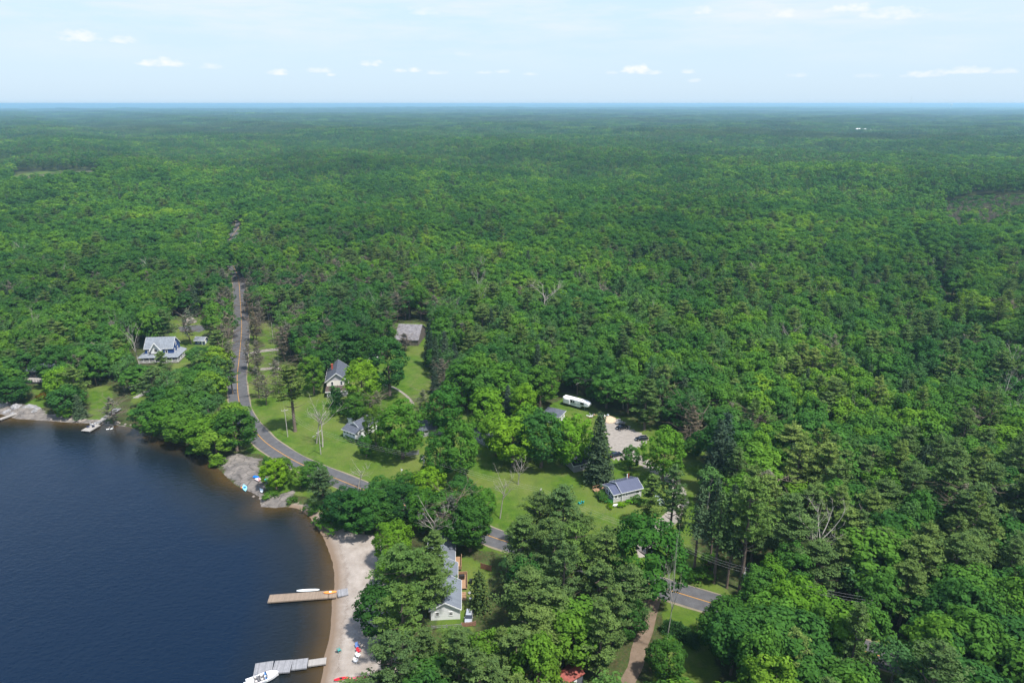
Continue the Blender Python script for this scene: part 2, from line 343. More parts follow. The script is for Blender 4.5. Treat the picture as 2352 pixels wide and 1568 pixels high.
# ------------------------------------------------------------------ roads
def strip(name, c, half, dz, m, off=0.0, taper=None, rag=0.0):
    V, F = [], []
    n = len(c)
    for i, p in enumerate(c):
        d = (c[min(i + 1, n - 1)] - c[max(i - 1, 0)]).normalized(); nrm = Vector((-d.y, d.x))
        for s in (-1, -.34, .34, 1):
            q = p + nrm * (off + s * half * (1 + (rag * (math.sin(i * 1.3 + s * 2) * .6 + math.sin(i * .47 + s) * .7) if rag else 0))); V.append((q.x, q.y, 0))
    V = np.array(V); V[:, 2] = np.maximum(gz(V[:, 0], V[:, 1]), -.05) + dz
    for i in range(n - 1):
        for k in range(3): a = i * 4 + k; F.append((a, a + 1, a + 5, a + 4))
    me = mesh_np(name, V, F); o = link_mesh(name, me, m); tag(o, kind='structure'); return o
def mat_ground(name, ca, cb, cc, sc=.5):
    m = bpy.data.materials.new(name); m.use_nodes = True; t = NT(m.node_tree); bs = m.node_tree.nodes['Principled BSDF']
    geo = t.n('ShaderNodeNewGeometry').outputs['Position']; n1 = t.noise(geo, sc, 4, .65); n2 = t.noise(geo, 5, 3, .7)
    c = t.mix(t.mapr(n1, .3, .7, 0, 1), ca, cb); c = t.mix(t.mapr(n2, .5, .75, 0, .6), c, cc)
    t.l(c, bs.inputs['Base Color']); bs.inputs['Roughness'].default_value = .92; bs.inputs['Specular IOR Level'].default_value = .15; return m
M_ASPH = mat_ground('worn_asphalt', (.07, .07, .075), (.105, .105, .11), (.045, .045, .05))
M_SHOUL = mat_ground('gravel_shoulder', (.17, .15, .10), (.24, .20, .16), (.08, .11, .03))
M_GRAV = mat_ground('gravel', (.18, .16, .14), (.26, .235, .21), (.12, .11, .08))
M_DIRT = mat_ground('red_dirt', (.12, .085, .06), (.19, .14, .105), (.06, .07, .035))
M_LINE = mat_simple('orange_line_paint', (.42, .21, .035), .7, .15, 1.5)
tag(strip('road_shoulder', road_c, 4.2, .02, M_SHOUL, rag=.05), label='narrow gravel shoulders along the winding road')
tag(strip('road', road_c, 3.75, .045, M_ASPH), label='winding grey two lane asphalt road')
tag(strip('road_marking', road_c, .12, .055, M_LINE), label='orange centre line of the road')
tag(strip('gravel_driveway', resample([G(*p) for p in DRIVE_PX], 2.0), 1.9, .03, mat_ground('driveway_gravel', (.19, .17, .15), (.27, .245, .22), (.13, .12, .08)), rag=.14), label='curving gravel driveway up to the parking area')
tag(strip('dirt_track', resample([G(*p) for p in DIRT_PX], 2.0), 1.6, .03, M_DIRT, rag=.16), label='reddish dirt track running down from the road')
M_GRAV2 = mat_ground('grey_crushed_stone', (.20, .18, .16), (.29, .262, .235), (.14, .12, .1), .8)
pk = []
for i in range(len(PARK)):
    a_, b_2 = PARK[i], PARK[(i + 1) % len(PARK)]
    for j in range(8): q_ = a_ + (b_2 - a_) * j / 8; nrm_ = np.array([-(b_2 - a_)[1], (b_2 - a_)[0]]); nrm_ = nrm_ / np.linalg.norm(nrm_); q_ = q_ + nrm_ * (.7 * math.sin(i * 8 + j * 1.7) + .4 * math.sin(j * 4.1 + i)); pk.append((q_[0], q_[1], .024))
me = bpy.data.meshes.new('gravel_yard'); me.from_pydata(pk, [], [tuple(range(len(pk)))]); tag(link_mesh('gravel_yard', me, M_GRAV2), kind='structure', label='grey gravel parking area')
tag(strip('side_driveway', resample([G(598, 848), G(620, 846), G(642, 845)], 2.0), 1.5, .03, M_GRAV), label='short gravel driveway off the road')
tag(strip('side_driveway', resample([G(575, 812), G(600, 806), G(640, 802)], 2.0), 1.9, .03, M_GRAV), label='pale gravel pull-off beside the road')
tag(strip('house_driveway', resample([G(412, 757), G(440, 753), G(474, 756)], 2.0), 5.0, .03, M_ASPH), label='grey asphalt driveway behind the small blue shed')
tag(strip('field_track', resample([G(60, 408), G(140, 412), G(228, 417)], 20.0), 3.0, .3, M_GRAV), label='pale track across the far field')
tag(strip('stone_path', resample([G(868, 878), G(900, 888), G(922, 900), G(940, 915), G(950, 930)], 1.0), .55, .03, M_GRAV), label='curving pale stone garden path over the lawn')

# ------------------------------------------------------------------ tree meshes
def leaf_quads(C, N, S, rng, asp=1.0):
    n = len(C); N = N / (np.linalg.norm(N, axis=1, keepdims=True) + 1e-9)
    a = rng.normal(size=(n, 3)); u = np.cross(N, a); u /= np.linalg.norm(u, axis=1, keepdims=True) + 1e-9
    v = np.cross(N, u); S = np.asarray(S)[:, None] * .5
    u = u * S; v = v * S * asp
    V = np.stack([C - u - v * .6, C + u * .2 - v, C + u + v * .5, C - u * .3 + v], 1).reshape(-1, 3)
    return V, np.arange(n * 4).reshape(-1, 4)
def unit(rng, n):
    a = rng.normal(size=(n, 3)); return a / np.linalg.norm(a, axis=1, keepdims=True)
def crown_broad(seed, R0, zc, hz, ncl, nl, ls, lobes=3, rc=(.24, .38), squash=.8, low=-.6):
    """lumpy crown: leaf clumps spread over an uneven envelope"""
    rng = np.random.default_rng(seed); Cs, Ns, Ss = [], [], []
    ph = rng.uniform(0, 6.28, 4)
    for i in range(ncl):
        d = unit(rng, 1)[0]
        if d[2] < low: d[2] *= -.6
        a = math.atan2(d[1], d[0])
        e = 1 + .16 * math.sin(lobes * a + ph[0]) + .10 * math.sin(5 * a + ph[1] + 2 * d[2])
        f = rng.uniform(.62, 1.0) ** .6
        c = np.array([d[0] * R0 * e * f, d[1] * R0 * e * f, zc + d[2] * hz * f * (1 + .12 * math.sin(3 * a + ph[2]))])
        r = R0 * rng.uniform(*rc)
        k = int(nl * rng.uniform(.7, 1.3))
        q = unit(rng, k); q = q[(q @ d) > -.35]; q = q[q[:, 2] > -.7]
        rad = r * rng.uniform(.72, 1.12, len(q))[:, None]
        pos = c + q * rad * np.array([1, 1, squash])
        Cs.append(pos); Ns.append(q * 1.1 + d * .35 + rng.normal(size=q.shape) * .3 + np.array([0, 0, .3])); Ss.append(ls * rng.uniform(.6, 1.35, len(q)))
    C = np.concatenate(Cs); return leaf_quads(C, np.concatenate(Ns), np.concatenate(Ss), rng)
def crown_pine(seed, H, z0, Lmax, nwh, npad, nq, ls, sparse=0.0, flat=.3):
    rng = np.random.default_rng(seed); Cs, Ns, Ss = [], [], []
    for w in range(nwh):
        t = (w + rng.uniform(-.3, .3)) / nwh; z = z0 + (H - z0) * t
        env = min(1, (1 - t) * 1.25 + .1) ** .85 * (0.6 + .4 * min(1, t * 3 + .2))
        nb = rng.integers(4, 7); a0 = rng.uniform(0, 6.28)
        for bI in range(nb):
            if rng.random() < sparse: continue
            a = a0 + bI * 6.28 / nb + rng.normal() * .25; L = Lmax * env * rng.uniform(.45, 1.25); up = rng.uniform(.02, .3) + t * .35
            dv = np.array([math.cos(a), math.sin(a), 0]); lat = np.array([-dv[1], dv[0], 0])
            for pI in range(npad):
                s = .3 + .7 * (pI + .6 * rng.random()) / npad
                c = dv * L * s + lat * rng.normal() * L * .2 * s + np.array([0, 0, z + L * s * s * up + rng.normal() * .12])
                r = (.36 + .2 * s) * rng.uniform(.7, 1.3) * (Lmax / 4.2)
                q = unit(rng, nq) * (rng.random((nq, 1)) ** .4)
                pos = c + q * np.array([r * 1.25, r * 1.25, r * flat * 1.6])
                Cs.append(pos); Ns.append(q * .8 + np.array([0, 0, .8]) + rng.normal(size=q.shape) * .6); Ss.append(ls * rng.uniform(.6, 1.3, nq))
    q = unit(rng, 60) * rng.random((60, 1)); Cs.append(q * np.array([.6, .6, 1.1]) + np.array([0, 0, H - .5])); Ns.append(q + np.array([0, 0, .4])); Ss.append(np.full(60, ls))
    return leaf_quads(np.concatenate(Cs), np.concatenate(Ns), np.concatenate(Ss), rng, .5)
def crown_spruce(seed, H, z0, Rb, nlev, nbr, ls, nq=4, sparse=0.0):
    rng = np.random.default_rng(seed); Cs, Ns, Ss = [], [], []
    for w in range(nlev):
        t = w / nlev; z = z0 + (H - z0) * t; L = Rb * (1 - t) ** .8 * rng.uniform(.82, 1.15) + .18; nb = max(4, int(nbr * (1 - t * .55)))
        a0 = rng.uniform(0, 6.28)
        for bI in range(nb):
            if rng.random() < sparse: continue
            a = a0 + bI * 6.28 / nb + rng.normal() * .15; Lb = L * rng.uniform(.7, 1.12)
            dv = np.array([math.cos(a), math.sin(a), 0]); lat = np.array([-dv[1], dv[0], 0]); ns = max(2, int(Lb / .45))
            for s in np.linspace(.3, 1, ns):
                c = dv * Lb * s + np.array([0, 0, z - .28 * Lb * s + .18 * Lb * s * s])
                pos = c + rng.normal(size=(nq, 3)) * np.array([.22, .22, .12]) + lat * rng.normal(size=(nq, 1)) * .25
                Cs.append(pos); Ns.append(dv * .7 + np.array([0, 0, .7]) + rng.normal(size=(nq, 3)) * .5); Ss.append(ls * rng.uniform(.6, 1.3, nq))
    q = np.zeros((8, 3)); q[:, 2] = H + np.linspace(-.6, .3, 8); Cs.append(q); Ns.append(unit(rng, 8)); Ss.append(np.full(8, .3))
    return leaf_quads(np.concatenate(Cs), np.concatenate(Ns), np.concatenate(Ss), rng, .55)
def tube(V, F, pts, radii, k=5):
    base = len(V); n = len(pts)
    for i in range(n):
        d = (Vector(pts[min(i + 1, n - 1)]) - Vector(pts[max(i - 1, 0)])).normalized()
        u = d.orthogonal().normalized(); v = d.cross(u)
        for j in range(k):
            a = 6.2832 * j / k; V.append(tuple(Vector(pts[i]) + (u * math.cos(a) + v * math.sin(a)) * radii[i]))
    for i in range(n - 1):
        for j in range(k): F.append((base + i * k + j, base + i * k + (j + 1) % k, base + (i + 1) * k + (j + 1) % k, base + (i + 1) * k + j))
def trunk_mesh(name, seed, H, r, limbs, z0, L):
    rn = random.Random(seed); V, F = [], []; bend = (rn.uniform(-.4, .4), rn.uniform(-.4, .4))
    pts = [(bend[0] * t * t, bend[1] * t * t, H * t - .4 * (t == 0)) for t in (0, .03, .2, .45, .7, 1)]
    tube(V, F, pts, [r * 1.5, r * 1.05, r * .9, r * .72, r * .45, r * .1], 7)
    for i in range(limbs):
        z = z0 + (H - z0) * (i + rn.random()) / limbs * .85; a = rn.uniform(0, 6.28); l = L * rn.uniform(.5, 1) * (1 - .5 * (z - z0) / (H - z0)); up = rn.uniform(.2, .7)
        d = Vector((math.cos(a), math.sin(a), up)); p = Vector((bend[0] * (z / H) ** 2, bend[1] * (z / H) ** 2, z))
        tube(V, F, [p, p + d * l * .5, p + d * l + Vector((0, 0, l * .15))], [r * .35, r * .2, r * .05], 4)
    return mesh_np(name, V, np.array(F))
def dead_mesh(seed, H, r, spread, levels=3, up=.9, trunk_up=.35, nb=6):
    rn = random.Random(seed); V, F = [], []
    def grow(p, d, l, r, lev):
        pts, rr = [p], [r]; q = p.copy(); dd = d.copy()
        for i in range(4):
            dd = (dd + Vector((rn.uniform(-.16, .16), rn.uniform(-.16, .16), rn.uniform(-.05, .12)))).normalized(); q = q + dd * l / 4; pts.append(q.copy()); rr.append(r * (1 - .22 * (i + 1)))
        tube(V, F, pts, rr, 5 if lev < 2 else 3)
        if lev >= levels: return
        for i in range(nb if lev == 0 else rn.randint(3, 5)):
            t = rn.uniform(trunk_up if lev == 0 else .25, 1.0) * 4; k = min(3, int(t)); b = pts[k].lerp(pts[k + 1], t - k)
            a = rn.uniform(0, 6.28); nd = (dd * up + Vector((math.cos(a), math.sin(a), rn.uniform(-.1, .3))) * spread).normalized()
            grow(b, nd, l * rn.uniform(.32, .6), r * .42, lev + 1)
    grow(Vector((0, 0, -.3)), Vector((0, 0, 1)), H * .8, r, 0)
    return V, F

PROTO = {}
def proto(kind, i, crown, trunk, mats, H0, R0): PROTO.setdefault(kind, []).append((crown, trunk, mats, H0, R0))
for i, (R0, zc, hz, ncl, nl, lob) in enumerate([(4.6, 10.2, 7.0, 84, 70, 3), (4.4, 9.8, 7.4, 76, 74, 2), (4.8, 10.8, 6.4, 88, 68, 4), (4.3, 9.6, 7.6, 80, 70, 3), (4.7, 10.2, 6.8, 70, 80, 5)]):
    V, F = crown_broad(100 + i, R0, zc, hz, ncl, nl, .54, lob, (.20, .32), .85)
    proto('broadleaf', i, mesh_np('crown', V, F), trunk_mesh('trunk', i, 14.5, .3, 7, 5, 4), (M_BROAD, M_BARK), 18, 5.0)
for i, (R0, zc, hz, ncl, nl, lob) in enumerate([(4.5, 9.6, 7.6, 150, 74, 3), (4.3, 9.8, 7.6, 140, 76, 2), (4.6, 9.3, 7.2, 150, 74, 4)]):
    V, F = crown_broad(150 + i, R0, zc, hz, ncl, nl, .42, lob, (.17, .27), .9, -.92)
    proto('maple', i, mesh_np('crown', V, F), trunk_mesh('trunk', 80 + i, 13, .36, 5, 4, 4), (M_BROAD, M_BARK), 18, 4.9)
for i, (R0, zc, hz, ncl, nl) in enumerate([(2.9, 11, 6.3, 46, 44), (2.6, 11.4, 5.8, 40, 42), (3.2, 10.6, 6.6, 50, 40)]):
    V, F = crown_broad(200 + i, R0, zc, hz, ncl, nl, .38, 3, (.2, .36), 1.1)
    proto('poplar', i, mesh_np('crown', V, F), trunk_mesh('trunk', 20 + i, 16, .2, 8, 5, 2.6), (M_POPLAR, M_BIRCH), 18, 3.2)
for i, (Lm, z0, nw, npd, nq, spz) in enumerate([(4.8, 5.5, 11, 7, 26, .14), (4.4, 7.5, 9, 7, 28, .2), (5.2, 6.0, 10, 8, 25, .2), (4.0, 4.5, 12, 6, 28, .14)]):
    V, F = crown_pine(300 + i, 20, z0, Lm, nw, npd, nq, .44, spz, .17)
    proto('pine', i, mesh_np('crown', V, F), trunk_mesh('trunk', 40 + i, 19.6, .3, 26, z0 - 1, Lm * .8), (M_PINE, M_BARK), 20, 4.6)
for i, (Rb, z0, nl, nb) in enumerate([(3.2, 1.5, 30, 13), (2.8, 2.5, 28, 12)]):
    V, F = crown_spruce(400 + i, 18, z0, Rb, nl, nb, .62, 4)
    proto('spruce', i, mesh_np('crown', V, F), trunk_mesh('trunk', 60 + i, 17.6, .24, 0, 2, 2), (M_SPRUCE, M_BARK), 18, 3.2)
V, F = crown_spruce(410, 26, 13.0, 2.3, 20, 9, .6, 4, .12)
PROTO['tall_spruce'] = [(mesh_np('crown', V, F), trunk_mesh('trunk', 66, 25.6, .3, 24, 6, 1.8), (M_SPRUCE, M_BARK), 26, 2.4)]
V, F = crown_pine(420, 27, 13.5, 4.6, 10, 7, 26, .46, .18, .17)
PROTO['tall_pine'] = [(mesh_np('crown', V, F), trunk_mesh('trunk', 67, 26.5, .42, 26, 9, 3.4), (M_PINE, M_BARK), 27, 4.8)]
for i in range(3):
    V, F = crown_pine(430 + i, 15, 4, 3.0, 13, 4, 11, .42, .25); V2, F2 = dead_mesh(430 + i, 17, .22, 1.0, 2, .2, .3, 22)
    proto('thin_pine', i, mesh_np('crown', V, F), mesh_np('trunk', V2, np.array(F2)), (M_SICK, M_BARK), 15, 3.2)
for i in range(3):
    V, F = dead_mesh(500 + i, 15, .26, .85, 3, .9, .3, 8); V = np.array(V)
    proto('dead', i, None, mesh_np('branches', V, np.array(F)), (None, M_DEAD), 14, 4)
for i in range(2):
    V, F = crown_broad(600 + i, 1.6, 1.1, 1.2, 16, 60, .3, 3, (.3, .5))
    proto('bush', i, mesh_np('foliage', V, F), None, (M_BUSH, None), 2.4, 1.8)
V, F = crown_spruce(610, 4.6, .15, .95, 13, 10, .34, 5)
PROTO['cedar'] = [(mesh_np('foliage', V, F), None, (M_SPRUCE, None), 4.8, 1.0)]
# crowns seen from far away: the same shapes with fewer, larger leaf clumps
FAR = {}
FAR['broadleaf'] = [mesh_np('crown', *crown_broad(700 + i, 4.6, 10.8, 6.2, 30, 24, .95, 3, (.2, .34))) for i in range(3)]
FAR['poplar'] = [mesh_np('crown', *crown_broad(720, 3.0, 11, 6.3, 18, 20, .85, 3))]
FAR['pine'] = [mesh_np('crown', *crown_pine(710 + i, 20, 6, 4.4, 9, 3, 6, 1.05, .05)) for i in range(2)]
FAR['spruce'] = [mesh_np('crown', *crown_spruce(711, 18, 2, 3.0, 14, 8, 1.1, 2))]
for k, lst in PROTO.items():
    for c, tr, (mc, mt), h, r in lst:
        if c is not None: c.materials.append(mc)
        if tr is not None: tr.materials.append(mt)
for k, lst in FAR.items():
    for c in lst: c.materials.append({'broadleaf': M_BROAD, 'poplar': M_POPLAR, 'pine': M_PINE, 'spruce': M_SPRUCE}[k])
NAMES = {'maple': 'broadleaf_tree', 'broadleaf': 'broadleaf_tree', 'poplar': 'poplar_tree', 'pine': 'pine_tree', 'spruce': 'spruce_tree', 'tall_spruce': 'spruce_tree', 'tall_pine': 'pine_tree', 'thin_pine': 'thinning_pine_tree', 'dead': 'dead_tree', 'bush': 'bush', 'cedar': 'cedar_shrub'}
rs = random.Random(11)
PARTOBJ = {}
def plant(kind, x, y, H, Rr, label, group=None, tone=None, var=None, rz=None):
    lst = PROTO[kind]; i = rs.randrange(len(lst)) if var is None else var % len(lst)
    c, tr, mm, H0, R0 = lst[i]
    e = empty(NAMES[kind], (x, y, float(gz(x, y)) - .05), rs.uniform(0, 6.28) if rz is None else rz, label, 'shrub' if kind in ('bush', 'cedar') else 'tree', group)
    e.scale = (Rr / R0, Rr / R0, H / H0)
    for me_, nm in ((c, 'foliage' if kind in ('bush', 'cedar') else 'crown'), (tr, 'branches' if kind == 'dead' else 'trunk')):
        if me_ is None: continue
        o = bpy.data.objects.new(nm, me_); COL.objects.link(o); o.parent = e
        if tone and me_ is c: o.color = (*tone, 1)
        if tone and kind == 'dead': o.color = (*tone, 1)
        PARTOBJ.setdefault((kind, i), {})[nm] = o
    return e

# ---- trees one can point at -------------------------------------------------
B, PI_, SPR, TS, TP, TH, DE, PO, BU, CE = 'broadleaf', 'pine', 'spruce', 'tall_spruce', 'tall_pine', 'thin_pine', 'dead', 'poplar', 'bush', 'cedar'
BR = (1.45, 1.3, .8); YG = (2.3, 1.75, .7); DK = (.7, .75, .8); GR = (1.1, 1.0, 1.25)
HERO = [  # kind, base px, py, height, radius, tone, label
 (B, 835, 940, 19, 6.6, BR, 'round full maple right beside the cream two storey house'),
 (B, 896, 908, 23, 7.2, None, 'tall maple with bare lower trunk beside the stone garden path'),
 (B, 878, 815, 18, 5.6, None, 'bright maple just left of the grey roofed barn'),
 (B, 785, 848, 19, 7.6, None, 'wide dark maple behind the cream house'),
 (B, 828, 838, 17, 6.0, DK, 'dark maple behind the cream house chimney, left of the small grey roof'),
 (B, 704, 848, 14, 3.6, BR, 'narrow bright green tree left of the cream house'),
 (B, 722, 905, 15, 4.4, None, 'leafy green tree hugging the left side of the cream house'),
 (TP, 678, 990, 26, 7.0, (1, .95, .9), 'big old pine with two bare trunks on the roadside lawn'),
 (TH, 640, 905, 15, 4.0, None, 'thinning grey pine on the roadside lawn by the gravel driveway'),
 (TH, 612, 930, 13, 3.2, None, 'grey half bare pine beside the road bend'),
 (TH, 596, 915, 14, 3.0, None, 'grey brown thinning pine at the edge of the road'),
 (DE, 727, 1018, 15, 4.4, None, 'pale leafless tree left of the white cottage, nearest the road'),
 (DE, 741, 1026, 15, 4.6, None, 'pale leafless tree with forked crown left of the white cottage'),
 (CE, 768, 936, 10, 2.0, (1.0, 1.7, .7), 'tall green cedar in front of the cream house porch, left one'),
 (CE, 780, 937, 9.4, 2.0, (1.0, 1.7, .7), 'tall green cedar in front of the cream house porch, right one'),
 (BU, 775, 953, 3.0, 2.6, None, 'dark hedge bush below the cedars at the cream house'),
 (BU, 790, 955, 3.2, 2.6, None, 'dark hedge bush between the cedars and the round maple'),
 (B, 820, 968, 11, 3.9, None, 'smaller leafy tree below the round maple, above the white cottage'),
 (B, 850, 948, 10, 3.2, BR, 'yellowish green small tree between the round maple and the weeping tree'),
 (TH, 869, 965, 12, 3.6, (.9, 1.1, .8), 'grey green weeping tree with pale bare lower branches'),
 (B, 842, 1050, 7.4, 2.6, (.8, .9, .8), 'small round tree at the right corner of the white cottage'),
 (B, 864, 1024, 14, 3.4, (.75, .72, .9), 'dark grey green tree right of the white cottage'),
 (B, 925, 1052, 19, 7.0, (1.2, 1.15, .8), 'broad maple with visible trunk in the middle of the lawn'),
 (B, 1021, 992, 17, 5.6, (.85, 1, .9), 'full dark green maple right of the upper lawn'),
 (TH, 975, 975, 14, 4.6, (.9, 1, .8), 'sparse grey leaved tree at the right edge of the upper lawn'),
 (SPR, 988, 842, 21, 3.3, DK, 'tall dark spruce just right of the barn, left one'),
 (SPR, 1003, 868, 19, 3.2, None, 'tall dark spruce just right of the barn, nearer one'),
 (SPR, 1024, 858, 20, 3.2, GR, 'grey green spruce behind the upper lawn, right one'),
 (SPR, 1000, 905, 12, 2.4, GR, 'small grey spruce at the edge of the upper lawn'),
 (SPR, 1046, 870, 17, 3.0, GR, 'grey spruce between the barn and the big bright maples'),
 (B, 1062, 935, 19, 6.2, BR, 'tall bright maple, leftmost of the group behind the grey cottage'),
 (B, 1150, 942, 18, 6.8, BR, 'wide bright maple at the back of the group behind the grey cottage'),
 (B, 1100, 925, 19, 6.4, None, 'big green maple at the back of the group behind the grey cottage'),
 (B, 1117, 1003, 17, 6.0, (1.25, 1.2, .8), 'maple leaning over the grey cottage roof'),
 (SPR, 1167, 968, 15, 2.6, (1.2, 1.1, 1.5), 'blue grey spruce among the bright maples'),
 (B, 1203, 975, 15, 4.6, YG, 'yellow green tree left of the white garage'),
 (B, 1240, 932, 15, 6.2, DK, 'rounded dark maple behind the white garage'),
 (B, 1178, 1068, 17, 6.4, BR, 'maple in the front row right of the grey cottage'),
 (B, 1243, 1072, 18, 6.6, None, 'large maple in the middle of the front row above the lawn'),
 (B, 1212, 1050, 17, 6.0, (1.2, 1.15, .8), 'maple between the two large front row maples'),
 (B, 1310, 1073, 18, 6.0, (1.8, 1.55, .7), 'vivid bright green maple left of the big dark spruce'),
 (SPR, 1373, 1106, 24, 4.9, (1, .95, .95), 'very large dark spruce left of the gravel parking area'),
 (B, 1447, 1076, 7.4, 2.6, (.8, .85, .9), 'small round lawn tree beside the gravel driveway'),
 (B, 1521, 1106, 17, 5.4, BR, 'full bright maple beside the bend of the gravel driveway'),
 (PI_, 1480, 986, 20, 7.0, (1, 1, .8), 'large drooping pine behind the parked black cars'),
 (TH, 1586, 1030, 16, 4.4, (1.05, .85, .85), 'brown dead spruce behind the lawn right of the parking area'),
 (BU, 1590, 1042, 6, 5, None, 'large round shrub at the upper right edge of the lawn'),
 (BU, 1565, 1028, 5, 4, None, 'low green shrub at the back of the lawn beside the brown spruce'),
 (SPR, 1638, 1132, 25, 4.7, (1, .98, 1.1), 'tall blue green spruce, left of the pair on the right edge of the lawn'),
 (SPR, 1655, 1105, 24, 4.4, (.85, .9, 1.15), 'tall blue green spruce, back one of the pair on the right edge of the lawn'),
 (SPR, 1668, 1150, 20, 4.4, DK, 'dark spruce at the foot of the tall blue green pair'),
 (TS, 1593, 1322, 26, 2.7, (1.3, 1.3, 1.2), 'tall spruce on a bare grey trunk by the road, leftmost of the row'),
 (TS, 1630, 1292, 25, 2.4, DK, 'slim spruce on a bare trunk set back behind the row by the road'),
 (TS, 1639, 1338, 26, 3.0, (1.3, 1.4, .9), 'tall spruce on a bare grey trunk by the road, second of the row'),
 (TS, 1669, 1349, 22, 2.5, (1, 1.1, .8), 'slim spruce on a thin bare trunk by the road, third of the row'),
 (TP, 1700, 1354, 31, 6.2, (1.1, 1.15, .9), 'huge pine with a thick grey trunk at the right end of the roadside row'),
 (TP, 1535, 1266, 26, 4.4, (1, 1.05, 1.1), 'tall double stemmed pine standing between driveway and road'),
 (TP, 1555, 1295, 21, 2.4, None, 'thin pine right of the double stemmed pine'),
 (PI_, 1491, 1210, 17, 4.6, (1, 1.05, 1), 'pine on the lawn right of the dark roofed cottage'),
 (B, 1478, 1385, 21, 7.4, (.75, .85, .75), 'massive dark maple beside the road left of its open stretch'),
 (DE, 1528, 1500, 26, 2.2, (.8, .8, .8), 'tall bare grey trunk rising beside the dirt track'),
 (BU, 1592, 1330, 3, 2.4, None, 'low bush at the foot of the leftmost roadside spruce'),
 (BU, 1615, 1335, 3.2, 3.2, None, 'low wide bush between the roadside spruce trunks'),
 (BU, 1640, 1300, 3.4, 3.2, None, 'low bush behind the roadside spruce trunks'),
 (B, 1812, 1470, 15, 5.6, YG, 'bright yellow green tree over the road at the lower right'),
 (B, 1760, 1510, 14, 5.6, (1.7, 1.5, 1.1), 'pale green leafy tree left of the bright yellow green one'),
 (B, 1880, 1500, 14, 4.6, (1.8, 1.5, .8), 'light green tree right of the bright yellow green one'),
 (B, 1665, 1500, 12, 5.2, DK, 'dark tree at the right edge of the lower lawn'),
 (B, 1735, 1415, 12, 4.0, None, 'leafy tree in front of the huge pine at the road'),
 (B, 1765, 1400, 13, 3.8, BR, 'bright leafy tree right of the huge pine trunk'),
 (B, 1800, 1390, 16, 4.2, None, 'tall leafy tree left of the white dead tree'),
 (DE, 1853, 1345, 21, 5.2, (1.1, 1.1, 1.15), 'white leafless tree with wide forked crown at the right'),
 (DE, 1945, 1300, 17, 3.4, (1.1, 1, 1), 'grey leafless conifer right of the white forked tree'),
 (DE, 1245, 745, 20, 7.4, (.9, .85, .85), 'broad leafless grey tree behind the spruces at the centre'),
 (DE, 1098, 745, 18, 4.4, None, 'leafless many stemmed tree left of the broad leafless one'),
 (DE, 1388, 720, 15, 5, (1.6, 1.6, 1.6), 'white dead birches standing above the mid forest'),
 (DE, 368, 668, 19, 6, (1.1, 1.1, 1.1), 'pale leafless tree in the forest above the blue house'),
 (DE, 188, 650, 16, 3.2, (1.3, 1.3, 1.3), 'pale dead trunk in the left forest'),
 (TH, 520, 690, 20, 5.0, (.9, .95, 1), 'big thinning grey pine left of the straight road, back one'),
 (TH, 516, 760, 20, 5.0, (.9, .8, .95), 'grey brown thinning pine left of the straight road, middle one'),
 (TH, 522, 830, 18, 4.0, None, 'thinning pine left of the straight road, front one'),
 (TH, 531, 735, 19, 4.6, (.9, .85, .9), 'grey brown pine leaning over the straight road from the left'),
 (TH, 528, 800, 19, 4.4, (.85, .85, .85), 'grey pine beside the straight road above the wooded shore'),
 (TH, 533, 860, 15, 4.0, (.85, .95, .85), 'thinning pine at the left road edge below the blue shed'),
 (TH, 574, 735, 18, 3.8, (.95, .85, .8), 'brown pine on the right edge of the straight road, far one'),
 (TH, 600, 765, 17, 4.2, (.9, .85, .85), 'brown grey pine behind the gravel pull-off'),
 (TH, 655, 830, 17, 4.4, (.9, .85, .85), 'brown grey pine right of the gravel pull-off'),
 (TH, 596, 860, 16, 3.6, (.85, .85, .9), 'grey pine leaning over the gravel driveway entrance'),
 (PI_, 535, 905, 15, 4.0, (.8, .9, .9), 'green grey pine at the left road edge above the bend'),
 (TH, 620, 695, 18, 5.2, (.9, .85, .9), 'grey brown pine behind the far roadside pines'),
 (TH, 850, 700, 17, 5, (.85, .8, .85), 'grey brown pine behind the barn maples'),
 (TH, 440, 790, 18, 5.2, (.8, 1, .9), 'pale grey leaning tree behind the small blue shed'),
 (TH, 655, 735, 18, 5.2, (.95, .8, .9), 'brown grey thinning pine right of the straight road'),
 (TH, 700, 700, 18, 6.0, (.85, .8, .9), 'wide brown grey pine behind the roadside pines'),
 (TH, 745, 695, 18, 6.0, (.85, .8, .85), 'wide brown grey pine in the middle of the brownish clump'),
 (TH, 780, 690, 17, 5.4, (.95, .85, .95), 'brown grey pine at the right end of the brownish clump'),
 (DE, 676, 800, 13, 3.6, None, 'leafless grey tree behind the roadside lawn'),
 (DE, 860, 740, 15, 4.6, (1.1, 1.1, 1.1), 'leafless forked tree behind the maple left of the barn'),
 (TH, 590, 790, 17, 3.2, (.95, .8, .7), 'tall brown pine on the right edge of the road'),
 (TH, 575, 850, 14, 3.0, None, 'grey roadside pine right of the straight road'),
 (B, 1060, 1105, 19, 5.6, (1.1, 1.1, .9), 'tall leafy tree with several bare stems in front of the grey cottage'),
 (B, 1012, 1108, 17, 4.6, (.8, .9, .85), 'darker leafy tree left of the many stemmed tree'),
 (DE, 1148, 1190, 14, 3.2, (1.2, 1.2, 1.1), 'small pale dead tree on the lower lawn'),
 (DE, 1190, 1112, 8, 2.8, None, 'low leafless tree below the front row maples'),
 (DE, 822, 1122, 8, 3.4, (1.2, 1.15, 1), 'leafless pale bushy tree beside the road bend'),
 (PI_, 745, 1168, 13, 4.0, (.85, .85, 1), 'grey green pine between the road and the cove'),
 (B, 690, 1120, 6.5, 2.6, None, 'round bush like tree by the road above the blue kayak'),
 (B, 720, 1118, 8, 3.4, None, 'leafy tree at the road edge left of the grey green pine'),
